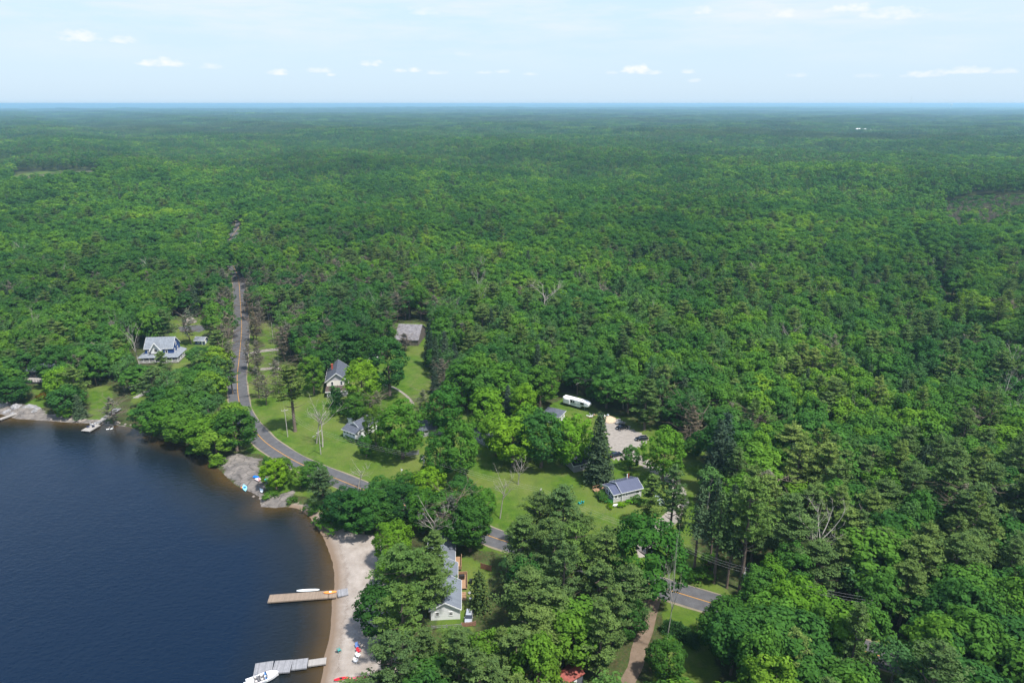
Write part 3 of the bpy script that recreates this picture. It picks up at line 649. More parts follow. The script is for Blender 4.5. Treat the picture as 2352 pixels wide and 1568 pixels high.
 (B, 636, 1125, 9.5, 3.4, (2.4, 1.8, .6), 'vivid yellow green small tree beside the sunbathing rocks'),
 (B, 655, 1108, 8, 2.4, (.75, .8, .95), 'grey green small tree right of the vivid yellow green one'),
 (B, 617, 1085, 6, 1.9, (.75, .8, .95), 'dark small tree at the top of the granite rocks'),
 (BU, 612, 1092, 2.2, 2.4, None, 'green shrub on the edge of the granite rocks'),
 (BU, 622, 1142, 2.0, 2.6, None, 'low shrub between the granite rocks and the blue kayak'),
 (BU, 668, 1152, 1.6, 2.0, None, 'low shrub beside the little sandy cove'),
 (BU, 712, 1172, 2, 2.6, None, 'shrub on the bank above the narrow sand strip'),
 (B, 795, 1205, 10, 5.2, DK, 'broad dark tree above the top of the beach'),
 (B, 835, 1225, 12, 5.2, (.9, .95, .85), 'leafy tree at the upper right corner of the beach'),
 (B, 868, 1215, 11, 4.4, None, 'leafy tree behind the one at the beach corner'),
 (BU, 760, 1215, 2.6, 4.0, (1.2, 1.2, .8), 'low bright undergrowth bush at the top of the beach'),
 (BU, 740, 1196, 2.2, 3.2, None, 'low bush beside the narrow brown sand strip'),
 (B, 905, 1300, 12, 4.2, BR, 'bright leafy tree overhanging the middle of the beach'),
 (B, 893, 1345, 8, 2.6, YG, 'yellow green young tree at the edge of the beach'),
 (PI_, 935, 1428, 21, 6.6, (1.05, 1.15, .9), 'large feathery pine overhanging the beach by the plank dock'),
 (B, 876, 1462, 12, 4.8, DK, 'dark oak like tree overhanging the beach below the plank dock'),
 (PI_, 930, 1530, 21, 5.6, (1, 1.1, .9), 'large feathery pine over the lower beach'),
 (PI_, 905, 1620, 18, 5.0, None, 'pine at the bottom edge beside the beach'),
 (PI_, 1002, 1352, 17, 4.6, (1, 1.05, 1), 'pine leaning over the metal roofed house, upper one'),
 (DE, 985, 1275, 14, 4.4, (.7, .65, .65), 'dark leafless tangled tree above the metal roofed house'),
 (TH, 1040, 1250, 15, 4.4, (.8, .85, .9), 'grey twiggy tree behind the metal roofed house'),
 (B, 1080, 1265, 14, 5.0, DK, 'dark leafy tree right of the tangled leafless tree'),
 (CE, 1102, 1400, 11, 2.3, (1.2, 1.2, .7), 'tall brownish cedar right of the wooden deck'),
 (PI_, 990, 1418, 17, 4.6, (1, 1.05, 1), 'pine leaning over the metal roofed house, lower one'),
 (B, 878, 1182, 11, 4.4, None, 'leafy tree on the lake side of the road, first from the beach corner'),
 (B, 925, 1205, 12, 4.8, DK, 'dark leafy tree on the lake side of the road, second from the beach corner'),
 (B, 970, 1218, 12, 4.6, BR, 'bright leafy tree on the lake side of the road above the tangled tree'),
 (B, 1020, 1238, 13, 4.8, None, 'leafy tree on the lake side of the road right of the tangled tree'),
 (B, 1068, 1252, 12, 4.4, (.85, .95, .9), 'leafy tree on the lake side of the road nearest its small gap'),
 (B, 985, 1150, 10, 4.2, YG, 'yellow green tree on the lawn side of the road'),
 (B, 930, 1135, 7, 3.4, BR, 'low bright tree on the lawn side of the road by the flagpole'),
 (B, 1060, 1180, 11, 4.2, None, 'leafy tree on the lawn side of the road below the many stemmed tree'),
 (B, 1110, 1190, 9, 3.6, (1.2, 1.2, .9), 'small leafy tree left of the pale dead tree on the lower lawn'),
 (PI_, 1290, 1268, 20, 5.4, (1, 1.05, 1.15), 'grey green pine on the lower lawn left of the turquoise chairs'),
 (PI_, 1240, 1262, 18, 5.0, (.95, .9, .85), 'olive pine at the roadside left of the grey green pine'),
 (PI_, 1335, 1292, 15, 4.4, (.95, .95, .8), 'olive pine at the roadside below the turquoise chairs'),
 (CE, 1390, 1290, 11, 2.6, (1.3, 1.4, .7), 'pointed dark cedar at the roadside, left one'),
 (CE, 1415, 1300, 12, 2.8, (1.3, 1.4, .7), 'pointed dark cedar at the roadside, right one'),
 (PI_, 1200, 1330, 18, 5.2, (1, 1.05, .95), 'feathery pine on the lake side of the road right of its small gap'),
 (PI_, 1260, 1350, 20, 5.4, None, 'feathery pine on the lake side of the road, second right of its gap'),
 (PI_, 1320, 1372, 21, 5.6, (1, 1.1, .9), 'feathery pine on the lake side of the road, third right of its gap'),
 (PI_, 1385, 1390, 20, 5.2, None, 'feathery pine left of the massive dark maple'),
 (PI_, 1440, 1440, 17, 4.6, (.95, 1, 1.1), 'grey green pine at the head of the dirt track'),
 (B, 430, 1015, 12, 6.0, None, 'full leafy tree leaning over the water on the wooded shore'),
 (B, 385, 1000, 12, 6.0, (.85, .95, .85), 'dark leafy tree leaning over the water left of the full one'),
 (B, 480, 1035, 12, 5.6, (.9, 1, .9), 'leafy tree over the water at the end of the wooded shore'),
 (B, 545, 1035, 14, 6.6, DK, 'large dark tree between the granite rocks and the road bend'),
 (BU, 500, 1062, 3, 3.4, BR, 'bright shrub at the waterline of the wooded shore'),
 (BU, 410, 1014, 3, 4, YG, 'yellow green shrub low over the water of the wooded shore'),
 (BU, 350, 992, 3, 4, None, 'shrub at the waterline right of the wooden steps'),
 (BU, 455, 1034, 3, 4, None, 'shrub at the waterline in the middle of the wooded shore'),
 (PI_, 1405, 1512, 19, 4.6, None, 'pine left of the dirt track, upper one'),
 (PI_, 1375, 1560, 20, 4.8, (1, 1.05, 1.1), 'pine left of the dirt track beside the red roofed shed'),
 (B, 1527, 1560, 9, 3.4, DK, 'small dark leafy tree on the lawn right of the dirt track'),
 (B, 1450, 1462, 9, 2.8, None, 'slender leafy tree at the left edge of the dirt track'),
 (PI_, 1046, 1552, 12, 4.2, (1.05, 1.1, .9), 'bright feathery pine below the silver car'),
 (TH, 930, 806, 9, 4.0, (.8, .78, .8), 'grey leafless thicket in front of the barn wall'),
 (B, 1378, 926, 6, 3.2, DK, 'small dark tree at the wood edge below the arching birch'),
 (B, 1360, 918, 6, 3.0, None, 'small green tree at the wood edge behind the scrap heap'),
 (B, 1140, 1046, 14, 5.0, BR, 'bright maple at the right corner of the grey cottage'),
 (B, 2228, 530, 16, 8.0, None, 'solitary round tree in the far clearing at the right'),
 (B, 980, 458, 16, 6.5, (3.4, 1.7, .5), 'yellow tree standing out in the far forest'),
 (B, 2080, 985, 13, 5.0, (2.3, 1.5, .5), 'yellowish olive rounded tree in the right forest'),
 (B, 145, 695, 14, 6.0, YG, 'bright yellow green tree in the left forest'),
 (B, 150, 930, 14, 5.0, (1.5, 1.3, .8), 'layered light green tree on the left shore'),
 (B, 34, 926, 10, 5.4, DK, 'large dark tree on the far left shore in front of the dark cottage'),
 (B, -6, 925, 13, 5.4, DK, 'dark tree at the left frame edge on the shore'),
 (B, 142, 884, 16, 6.4, DK, 'dark tree right of the dark cottage'),
 (SPR, 186, 960, 10, 2.6, (1.3, 1.3, 1.3), 'small grey green spruce beside the shore lawn'),
 (TH, 262, 972, 11, 4.0, (.85, .95, 1), 'grey feathery tree right of the wooden steps'),
 (BU, 150, 958, 3.4, 3.6, BR, 'bright shrub on the left shore'),
 (TH, 183, 880, 13, 4.0, None, 'grey bare conifer between the dark cottage and the blue house'),
 (PI_, 374, 852, 9.5, 4.2, (.9, .95, 1), 'thin pine in front of the blue house gable'),
]
for kind, px, py, H, Rr, tone, label in HERO:
    p = G(px, py); mp = kind == B and H > 6; Rr = Rr * 1.14 if kind == PI_ else Rr; plant('maple' if mp else kind, p.x, p.y, H * (1.14 if mp else 1), Rr * (1.16 if mp else 1), label, None, tone)
for i, (px, py) in enumerate([(1546, 1453), (1553, 1456), (1560, 1459), (1567, 1463), (1573, 1468), (1580, 1474), (1588, 1479), (1597, 1484), (1538, 1452), (1528, 1450)]):
    p = G(px, py); plant(CE, p.x, p.y, 3.4 + .3 * (i % 3), 1.1, 'small pointed cedar in the hedge across the lower right lawn', 'cedar hedge on the lower right lawn', (.8, 1.2, .6))
for px, py in [(795, 1003), (802, 1007), (809, 1010), (814, 1012)]:
    p = G(px, py + 4); plant(BU, p.x, p.y, 1.3, 1.1, 'clipped round shrub in the row below the white cottage windows', 'shrubs below the white cottage windows', DK)

# ---- forest ---------------------------------------------------------------
CLEAR = LAWNS + [SAND, ROCK, ROCK2, ROCK3, PARK, YARD_L, FIELD1, FIELD2]
KEEP = [  # windows of the view (x0,y0,x1,y1, depth px of what stands there) that no forest tree may cover
 (318, 768, 436, 838, 806), (440, 764, 486, 792, 790), (405, 733, 476, 764, 765), (56, 812, 110, 880, 880), (90, 880, 122, 935, 930), (543, 636, 569, 705, 705), (540, 705, 572, 900, 900), (541, 484, 562, 521, 523), (200, 890, 262, 975, 975),
 (590, 985, 640, 1050, 1050), (640, 1020, 722, 1070, 1070), (768, 1083, 832, 1118, 1118), (1122, 1212, 1196, 1268, 1268), (1545, 1335, 1692, 1400, 1400), (903, 736, 985, 800, 800), (740, 830, 820, 930, 940), (575, 850, 740, 1010, 1060), (785, 950, 860, 1020, 1025),
 (1296, 903, 1358, 940, 945), (1280, 925, 1330, 970, 975), (1380, 950, 1500, 1090, 1090), (1370, 1093, 1480, 1165, 1165), (1300, 1100, 1480, 1210, 1215), (1040, 1330, 1068, 1432, 1435), (1000, 1290, 1125, 1440, 1440), (868, 860, 985, 940, 945), (700, 1030, 1000, 1110, 1150),
 (1430, 1440, 1500, 1568, 1700), (1540, 1395, 1625, 1568, 1600), (1285, 1535, 1345, 1568, 1620), (1540, 1040, 1610, 1180, 1200), (1545, 1180, 1700, 1335, 1335), (1500, 1150, 1580, 1240, 1260), (1060, 1280, 1130, 1320, 1320), (30, 390, 232, 418, 420), (2170, 480, 2300, 560, 565),
 (640, 1060, 735, 1110, 1120), (180, 940, 290, 1000, 1010), (293, 868, 327, 920, 925), (0, 915, 110, 960, 975), (1000, 1385, 1095, 1440, 1446)]
def kindof(px, py, r):
    """which tree stands where (py = pixel row of its foot)"""
    if py > 1130 and px < 1500: w = (.22, .03, .66, .05, .04)
    elif py > 1130 and px > 1500: w = (.80, .08, .10, .01, .01) if (py > 1440) else (.22, .05, .63, .06, .04)
    elif px > 1560 and py > 900: w = (.50, .25, .18, .03, .04) if py < 1090 else (.36, .2, .38, .03, .03)
    elif px < 560 and py > 640: w = (.62, .18, .12, .02, .06)
    elif 560 <= px < 960 and py > 560 and py < 860: w = (.42, .2, .14, .02, .22)
    elif px > 900 and 700 < py <= 1130: w = (.44, .38, .12, .02, .04)
    elif py > 620: w = (.62, .2, .12, .03, .03)
    elif py > 440: w = (.86, .05, .07, .01, .01)
    else: w = (.62, .1, .22, .06, 0)
    a = 0
    for k, v in zip((B, PO, PI_, SPR, TH), w):
        a += v
        if r < a: return k
    return B
cand = []
hx = np.array([tuple(G(h[1], h[2])[:2]) + (h[4],) for h in HERO if h[0] not in (BU,)])
def ring(d0, d1, step, off):
    out = []
    xs = np.arange(-d1, d1, step); ys = np.arange(30, d1, step); Xg, Yg = np.meshgrid(xs, ys)
    rg = np.random.default_rng(int(d0) + 5)
    Xg = Xg + rg.uniform(-.42, .42, Xg.shape) * step; Yg = Yg + rg.uniform(-.42, .42, Xg.shape) * step
    D = np.hypot(Xg, Yg); m_ = (D >= d0) & (D < d1)
    X_, Y_ = Xg[m_], Yg[m_]; px, py, dep = P(X_, Y_, 0)
    mg = 160 + 30000 / np.maximum(dep, 60)
    m2 = (px > -mg) & (px < 2352 + mg) & (py < 1568 + 420)
    return X_[m2], Y_[m2], px[m2], py[m2], rg
nearX, nearY, npx, npy_, rg = ring(60, 470, 6.7, 0)
ok = np.ones(len(nearX), bool)
for pl in CLEAR: ok &= sdist(nearX, nearY, pl) < -1.5
ok &= sdist(nearX, nearY, LAKE) < -1.2
ok &= dline(nearX, nearY, np.array([tuple(G(*q)[:2]) for q in ((2090, 560), (2140, 660), (2175, 740), (2230, 800), (2310, 850), (2400, 870))])) > 6.5; ok &= dline(nearX, nearY, road_np) > 6.5; ok &= dline(nearX, nearY, dirt_np) > 4.5
for x, y, r in hx: ok &= np.hypot(nearX - x, nearY - y) > min(2.0 + r * .62, 6)
nearX, nearY, npx, npy_ = nearX[ok], nearY[ok], npx[ok], npy_[ok]
placed = {B: [], PO: [], PI_: [], SPR: [], TH: []}
for x, y, px, py in zip(nearX, nearY, npx, npy_):
    k = kindof(px, py, rg.random())
    if k == B: H, Rr = rg.uniform(13, 20.5), rg.uniform(4.4, 7.8)
    elif k == PO: H, Rr = rg.uniform(14, 20), rg.uniform(2.9, 4.4)
    elif k == PI_: H, Rr = rg.uniform(17, 24), rg.uniform(4.6, 7.0)
    elif k == SPR: H, Rr = rg.uniform(14, 21), rg.uniform(2.8, 4.0)
    else: H, Rr = rg.uniform(12, 18), rg.uniform(3.2, 5.2)
    if px < 560 and py > 840: H *= .8
    if 590 < px < 1000 and py > 1080: H *= .72; Rr *= .85
    if 950 < px < 1250 and 1120 < py < 1330: H *= .72
    if 840 < px < 1010 and 1250 < py < 1400: H *= .7
    bad = False
    dep = P(x, y, 0)[2]; top = P(x, y, H)[1]; rp = Rr * FPX / dep
    for x0, y0, x1, y1, yd in KEEP:
        if py > yd - 6 and px + rp * .75 > x0 and px - rp * .75 < x1 and top < y1 and py > y0:
            # shorten when that is enough, else leave the place open
            h2 = H
            while h2 > 5 and P(x, y, h2)[1] < y1: h2 -= 1
            if h2 <= 5.5: bad = True; break
            Rr *= max(.45, h2 / H); H = h2; top = P(x, y, H)[1]
    if bad: continue
    placed[k].append((x, y, H, Rr, px, py))
def region(px, py):
    if py > 1400 and px > 1500: return 'forest in the lower right corner below the road'
    if py > 1130 and px < 1500: return 'pine woods between the beach and the road'
    if px > 1480 and py > 860: return 'woods right of the lawn and the roadside spruces'
    if px < 560 and py > 850: return 'wooded lake shore left of the road'
    if px < 560: return 'forest behind the blue house'
    if px < 1000 and py > 600: return 'forest behind the cream house and the barn'
    return 'forest behind the camper trailer and the maples'
SHORT = {'forest in the lower right corner below the road': 'lower right forest', 'pine woods between the beach and the road': 'woods by the beach', 'woods right of the lawn and the roadside spruces': 'woods right of the lawn', 'wooded lake shore left of the road': 'wooded left shore', 'forest behind the blue house': 'forest behind the blue house', 'forest behind the cream house and the barn': 'forest behind the barn', 'forest behind the camper trailer and the maples': 'forest behind the camper'}
XR = {'forest in the lower right corner below the road': (1500, 2352), 'pine woods between the beach and the road': (850, 1500), 'woods right of the lawn and the roadside spruces': (1480, 2352), 'wooded lake shore left of the road': (0, 560), 'forest behind the blue house': (0, 560), 'forest behind the cream house and the barn': (560, 1000), 'forest behind the camper trailer and the maples': (1000, 1500)}
CELL = {k: (('left side', 'centre left', 'centre right', 'right side'), ('near row', 'back row')) for k in XR}
YM = {'forest in the lower right corner below the road': 1600, 'pine woods between the beach and the road': 1480, 'woods right of the lawn and the roadside spruces': 1080, 'wooded lake shore left of the road': 920, 'forest behind the blue house': 780, 'forest behind the cream house and the barn': 760, 'forest behind the camper trailer and the maples': 860}
WORD = {B: 'green broadleaf tree', PO: 'slender pale green poplar', PI_: 'feathery green pine', SPR: 'pointed dark spruce', TH: 'grey brown thinning pine'}
LIM = {B: 285, PO: 190, PI_: 250, SPR: 80, TH: 90}
rest = []
hcount = {k: sum(1 for h in HERO if h[0] == k) for k in placed}
for k, lst in placed.items():
    lst.sort(key=lambda q: q[0] ** 2 + q[1] ** 2)
    vis = [q for q in lst if -40 < q[4] < 2392 and P(q[0], q[1], q[2])[1] < 1575]; inv = [q for q in lst if not (-40 < q[4] < 2392 and P(q[0], q[1], q[2])[1] < 1575)]
    lim = LIM[k] - hcount[k]
    for q in vis[:lim]:
        rgn = region(q[4], q[5]); hm = {PI_: 21.5, B: 17.6, PO: 18}.get(k, 17); sz = 'tall' if q[2] > hm else ('short' if q[2] < hm - 2.8 else 'medium'); c0, c1_ = CELL[rgn]
        w1 = c0[min(len(c0) - 1, int((q[4] - XR[rgn][0]) / (XR[rgn][1] - XR[rgn][0]) * len(c0)))] if q[4] > XR[rgn][0] else c0[0]
        dy = (q[5] - YM[rgn]) / 70; w2 = 'near row' if dy > .6 else ('middle row' if dy > -.6 else 'back row')
        lb = f'{sz} {WORD[k]}, {SHORT[rgn]}, {w1}, {w2}'; plant(k, q[0], q[1], q[2], q[3], lb, f'{NAMES[k]}s, {rgn}')
    rest += [(k,) + q for q in vis[lim:] + inv]

for i in range(34):
    px, py = rs.uniform(950, 2340), rs.uniform(640, 1120)
    if i % 3 == 0: px, py = rs.uniform(20, 520), rs.uniform(560, 860)
    if 1270 < px < 1620 and py > 860: continue
    p = G(px, py)
    if sdist(np.array([p.x]), np.array([p.y]), LAWNS[0])[0] > -6 or sdist(np.array([p.x]), np.array([p.y]), LAWNS[5])[0] > -6: continue
    plant(DE, p.x, p.y, rs.uniform(16, 20), rs.uniform(1.8, 4), f'bare bleached tree sticking out of the forest, {["left side", "centre", "right side"][min(2, int(px / 790))]}, {["far", "middle", "near"][min(2, int((py - 560) / 190))]} distance', 'bare trees in the forest', tone=(1.3, 1.3, 1.25) if i % 2 else None)
# the rest of the woods: instances of the same tree meshes on scattered points
def scatter(name, pts, label, sources):
    """pts: list of (x,y,z,srcindex,sx,sz,rot); sources: list of lists of objects"""
    A = np.array(pts, float); me = bpy.data.meshes.new(name); me.vertices.add(len(A)); me.vertices.foreach_set('co', A[:, :3].astype(np.float32).ravel())
    for nm, dt, arr in (('src', 'INT', A[:, 3].astype(np.int32)), ('rot', 'FLOAT', A[:, 6].astype(np.float32))):
        q = me.attributes.new(nm, dt, 'POINT'); q.data.foreach_set('value', arr)
    q = me.attributes.new('scl', 'FLOAT_VECTOR', 'POINT'); q.data.foreach_set('vector', np.stack([A[:, 4], A[:, 4], A[:, 5]], -1).astype(np.float32).ravel())
    o = bpy.data.objects.new(name, me); COL.objects.link(o); tag(o, label, 'forest', None, 'stuff')
    ng = bpy.data.node_groups.new(name, 'GeometryNodeTree')
    ng.interface.new_socket('Geometry', in_out='INPUT', socket_type='NodeSocketGeometry'); ng.interface.new_socket('Geometry', in_out='OUTPUT', socket_type='NodeSocketGeometry')
    t = NT(ng); gi = t.n('NodeGroupInput'); go = t.n('NodeGroupOutput'); jo = t.n('GeometryNodeJoinGeometry')
    def attr(nm, dt): a = t.n('GeometryNodeInputNamedAttribute', data_type=dt); a.inputs[0].default_value = nm; return a.outputs[0]
    ai, ar, asc = attr('src', 'INT'), attr('rot', 'FLOAT'), attr('scl', 'FLOAT_VECTOR')
    cx = t.n('ShaderNodeCombineXYZ'); t.l(ar, cx.inputs[2])
    for k, srcs in enumerate(sources):
        cmp_ = t.n('FunctionNodeCompare', data_type='INT', operation='EQUAL'); t.l(ai, cmp_.inputs[2]); cmp_.inputs[3].default_value = k
        ip = t.n('GeometryNodeInstanceOnPoints'); t.l(gi.outputs[0], ip.inputs['Points']); t.l(cmp_.outputs[0], ip.inputs['Selection'])
        t.l(cx.outputs[0], ip.inputs['Rotation']); t.l(asc, ip.inputs['Scale'])
        j2 = t.n('GeometryNodeJoinGeometry')
        for s in srcs:
            oi = t.n('GeometryNodeObjectInfo', transform_space='ORIGINAL'); oi.inputs[0].default_value = s; t.l(oi.outputs['Geometry'], j2.inputs[0])
        gt = t.n('GeometryNodeGeometryToInstance'); t.l(j2.outputs[0], gt.inputs[0]); t.l(gt.outputs[0], ip.inputs['Instance'])
        t.l(ip.outputs[0], jo.inputs[0])
    t.l(jo.outputs[0], go.inputs[0]); md = o.modifiers.new('scatter', 'NODES'); md.node_group = ng
    return o
SRC, SIDX = [], {}
for (k, i), d in PARTOBJ.items():
    if k in (B, PO, PI_, SPR, TH): SIDX[(k, i)] = len(SRC); SRC.append([d[n] for n in d])
pts = []
def addpt(lst, k, x, y, H, Rr):
    ch = [i for (kk, i) in SIDX if kk == k]; i = ch[rg.integers(len(ch))]; _, _, _, H0, R0 = PROTO[k][i]
    lst.append((x, y, float(gz(x, y)), SIDX[(k, i)], Rr / R0, H / H0, rg.uniform(0, 6.28)))
for k, x, y, H, Rr, px, py in rest: addpt(pts, k, x, y, H, Rr)
MX, MY, mpx, mpy, _ = ring(470, 760, 8.0, 0)
ok = np.ones(len(MX), bool)
for pl in (FIELD1, FIELD2): ok &= sdist(MX, MY, pl) < -2
gap = np.array([tuple(G(*q)[:2]) for q in ((2090, 560), (2140, 660), (2175, 740), (2230, 800), (2310, 850), (2400, 870))]); ok &= dline(MX, MY, gap) > 6.5
ok &= dline(MX, MY, road_np) > 5.0; ok &= sdist(MX, MY, LAKE) < -3
for x, y, px, py in zip(MX[ok], MY[ok], mpx[ok], mpy[ok]):
    if abs(px - 551) < 22 and 518 < py < 592: continue
    k = kindof(px, py, rg.random()); pn_ = .5 + .5 * math.sin(x / 37 + 2 * math.sin(y / 51))
    if k == B: H, Rr = rg.uniform(13, 20) + 3 * pn_, rg.uniform(5.4, 9.6)
    elif k == PO: H, Rr = rg.uniform(15, 20), rg.uniform(3.2, 4.6)
    elif k == PI_: H, Rr = rg.uniform(18, 24), rg.uniform(5, 7)
    elif k == SPR: H, Rr = rg.uniform(15, 21), rg.uniform(3, 4.2)
    else: H, Rr = rg.uniform(13, 17), rg.uniform(3.2, 5)
    addpt(pts, k, x, y, H, Rr)
SX, SY, spx, spy, _ = ring(500, 1000, 5.5, 0)
ok = sdist(SX, SY, FIELD2) > 1
for x, y in zip(SX[ok], SY[ok]):
    if math.hypot(x - G(2228, 530).x, y - G(2228, 530).y) > 9: addpt(pts, B if rg.random() < .6 else TH, x, y, rg.uniform(2.5, 6.5), rg.uniform(2, 3.6))
scatter('forest', pts, 'dense mixed forest filling the middle distance', SRC)

# ---- far woods: lighter tree meshes, then whole groves ------------------------
FSRC, FIDX = [], {}
for n_, (k, lst) in enumerate(FAR.items()):
    for i, c in enumerate(lst):
        p = G(300 + 260 * len(FSRC), 489); e = empty(NAMES[k], (p.x, p.y, float(gz(p.x, p.y))), 0, 'tree of the far forest seen as a small crown', 'tree', 'trees of the far forest')
        o = link_mesh('crown', c, None, e); FIDX.setdefault(k, []).append(len(FSRC)); FSRC.append([o])
pts = []
for d0, d1, st in ((760, 1300, 8.4), (1300, 2300, 10.0)):
    MX, MY, mpx, mpy, _ = ring(d0, d1, st, 0)
    ok = np.ones(len(MX), bool)
    for pl in (FIELD1, FIELD2): ok &= sdist(MX, MY, pl) < -2
    ok &= MY > 0
    a = np.sin(MX / 170 + 1.7 * np.sin(MY / 230)) + np.sin(MY / 120 + MX / 310)
    for x, y, q in zip(MX[ok], MY[ok], a[ok]):
        r = rg.random(); pc = .06 + .30 * (q > .7) + .2 * (y > 1100)
        if r < pc: k = 'pine'; H, Rr, H0, R0 = rg.uniform(15, 21), rg.uniform(3.6, 5.4), 20, 4.4
        elif r < pc + .05: k = 'spruce'; H, Rr, H0, R0 = rg.uniform(13, 19), rg.uniform(2.4, 3.6), 18, 3.2
        elif r < pc + .15: k = 'poplar'; H, Rr, H0, R0 = rg.uniform(13, 18), rg.uniform(2.8, 3.8), 18, 3.2
        else: k = 'broadleaf'; H, Rr, H0, R0 = rg.uniform(13, 21) + q * 1.2, rg.uniform(5.2, 9.2), 18, 5.0
        ii = FIDX[k][rg.integers(len(FIDX[k]))]
        pts.append((x, y, float(hill(x, y)), ii, Rr / R0 * (st / 8.4), H / H0, rg.uniform(0, 6.28)))
scatter('far_forest', pts, 'far forest canopy reaching towards the horizon', FSRC)
TS_ = 60.0; TSRC = []
def grove(seed, dark):
    r2 = np.random.default_rng(seed); Vs, Fs, mi, n = [], [], [], 0
    for gx in np.arange(-30, 30, 7.5):
        for gy in np.arange(-30, 30, 7.5):
            x, y = gx + r2.uniform(0, 7.5), gy + r2.uniform(0, 7.5); con = r2.random() < dark
            if con: V, F = crown_pine(int(r2.integers(1e6)), 19 + r2.uniform(-3, 3), 9, 4.4, 4, 2, 4, 1.9); F_m = 1
            else: V, F = crown_broad(int(r2.integers(1e6)), r2.uniform(4.6, 7.5), 11.5 + r2.uniform(-2.5, 2.5), 4.6, 9, 14, 2.3); F_m = 0
            Vs.append(V + np.array([x, y, 0])); Fs.append(F + n); n += len(V); mi += [F_m] * len(F)
    me = mesh_np('canopy', np.concatenate(Vs), np.concatenate(Fs)); me.materials.append(M_BROAD); me.materials.append(M_PINE)
    me.polygons.foreach_set('material_index', np.array(mi, np.int32)); return me
for i, dk in enumerate((.1, .35, .75)):
    me = grove(900 + i, dk); p = G(700 + 400 * i, 316); o = bpy.data.objects.new('distant_forest_grove', me); COL.objects.link(o); o.location = (p.x, p.y, float(hill(p.x, p.y)))
    tag(o, ['broadleaf grove in the far forest', 'mixed grove in the far forest', 'dark pine grove in the far forest'][i], 'grove', None, 'stuff'); TSRC.append([o])
pts = []
for d0, d1, st in ((2300, 6500, 57), (6500, 15000, 150)):
    xs = np.arange(-d1, d1, st); ys = np.arange(0, d1, st); Xg, Yg = np.meshgrid(xs, ys); D = np.hypot(Xg, Yg)
    px, py, dep = P(Xg, Yg, 0); m_ = (D >= d0 - st) & (D < d1) & (px > -220) & (px < 2572) & (Yg > 0)
    for x, y in zip(Xg[m_], Yg[m_]):
        q = math.sin(x / 420 + 1.7 * math.sin(y / 630)) + math.sin(y / 330 + x / 910)
        k = 2 if q > 1.1 and rg.random() < .8 else (1 if rg.random() < .5 else 0)
        pts.append((x + rg.uniform(-4, 4), y + rg.uniform(-4, 4), float(hill(x, y)), k, st / 57 * 1.02, 1.0 + rg.uniform(-.1, .12), int(rg.integers(4)) * math.pi / 2))
scatter('distant_forest', pts, 'unbroken distant forest running to the hazy horizon', TSRC)
print('POINTS', len(pts), 'rest', len(rest), 'objs', len(bpy.data.objects))
# ------------------------------------------------------------------ building kit
class MB:
    def __init__(s): s.v, s.f = [], []
    def box(s, a, b):
        x0, y0, z0 = a; x1, y1, z1 = b; n = len(s.v)
        s.v += [(x0, y0, z0), (x1, y0, z0), (x1, y1, z0), (x0, y1, z0), (x0, y0, z1), (x1, y0, z1), (x1, y1, z1), (x0, y1, z1)]
        s.f += [tuple(n + i for i in q) for q in ((0, 3, 2, 1), (4, 5, 6, 7), (0, 1, 5, 4), (1, 2, 6, 5), (2, 3, 7, 6), (3, 0, 4, 7))]; return s
    def prism(s, prof, ax, a, b):
        """profile [(u, z)] swept along axis x (u=y) or y (u=x) from a to b"""
        n = len(s.v); k = len(prof)
        for w in (a, b):
            for u, z in prof: s.v.append((w, u, z) if ax == 'x' else (u, w, z))
        s.f += [tuple(n + i for i in range(k)), tuple(n + k + i for i in reversed(range(k)))]
        s.f += [(n + i, n + k + i, n + k + (i + 1) % k, n + (i + 1) % k) for i in range(k)]; return s
    def quad(s, pts, th=.12):
        """slab: quad given by its upper corners, thickened downwards"""
        n = len(s.v); s.v += [tuple(p) for p in pts] + [(p[0], p[1], p[2] - th) for p in pts]; k = len(pts)
        s.f += [tuple(n + i for i in range(k)), tuple(n + k + i for i in reversed(range(k)))]
        s.f += [(n + i, n + k + i, n + k + (i + 1) % k, n + (i + 1) % k) for i in range(k)]; return s
    def bar(s, a, b, r, k=4): tube(s.v, s.f, [a, b], [r, r], k); n = len(s.v); s.f += [tuple(range(n - 2 * k, n - k)), tuple(range(n - k, n))]; return s
    def tube(s, pts, rr, k=8):
        n0 = len(s.v); tube(s.v, s.f, pts, rr, k); n = len(s.v); s.f += [tuple(range(n0, n0 + k))[::-1], tuple(range(n - k, n))]; return s
    def loft(s, secs):
        """secs: equal length rings of points"""
        n = len(s.v); k = len(secs[0])
        for r_ in secs: s.v += [tuple(p) for p in r_]
        for i in range(len(secs) - 1):
            for j in range(k): s.f.append((n + i * k + j, n + i * k + (j + 1) % k, n + (i + 1) * k + (j + 1) % k, n + (i + 1) * k + j))
        s.f += [tuple(n + j for j in reversed(range(k))), tuple(n + (len(secs) - 1) * k + j for j in range(k))]; return s
    def build(s, name, m, parent=None, smooth=False, bevel=0.0):
        import bmesh
        me = bpy.data.meshes.new(name); me.from_pydata(s.v, [], s.f); me.validate()
        b_ = bmesh.new(); b_.from_mesh(me); bmesh.ops.recalc_face_normals(b_, faces=b_.faces); b_.to_mesh(me); b_.free()
        if smooth: me.polygons.foreach_set('use_smooth', np.ones(len(me.polygons), bool))
        o = link_mesh(name, me, m, parent)
        if bevel: md = o.modifiers.new('bevel', 'BEVEL'); md.width = bevel; md.segments = 2; md.limit_method = 'ANGLE'
        return o
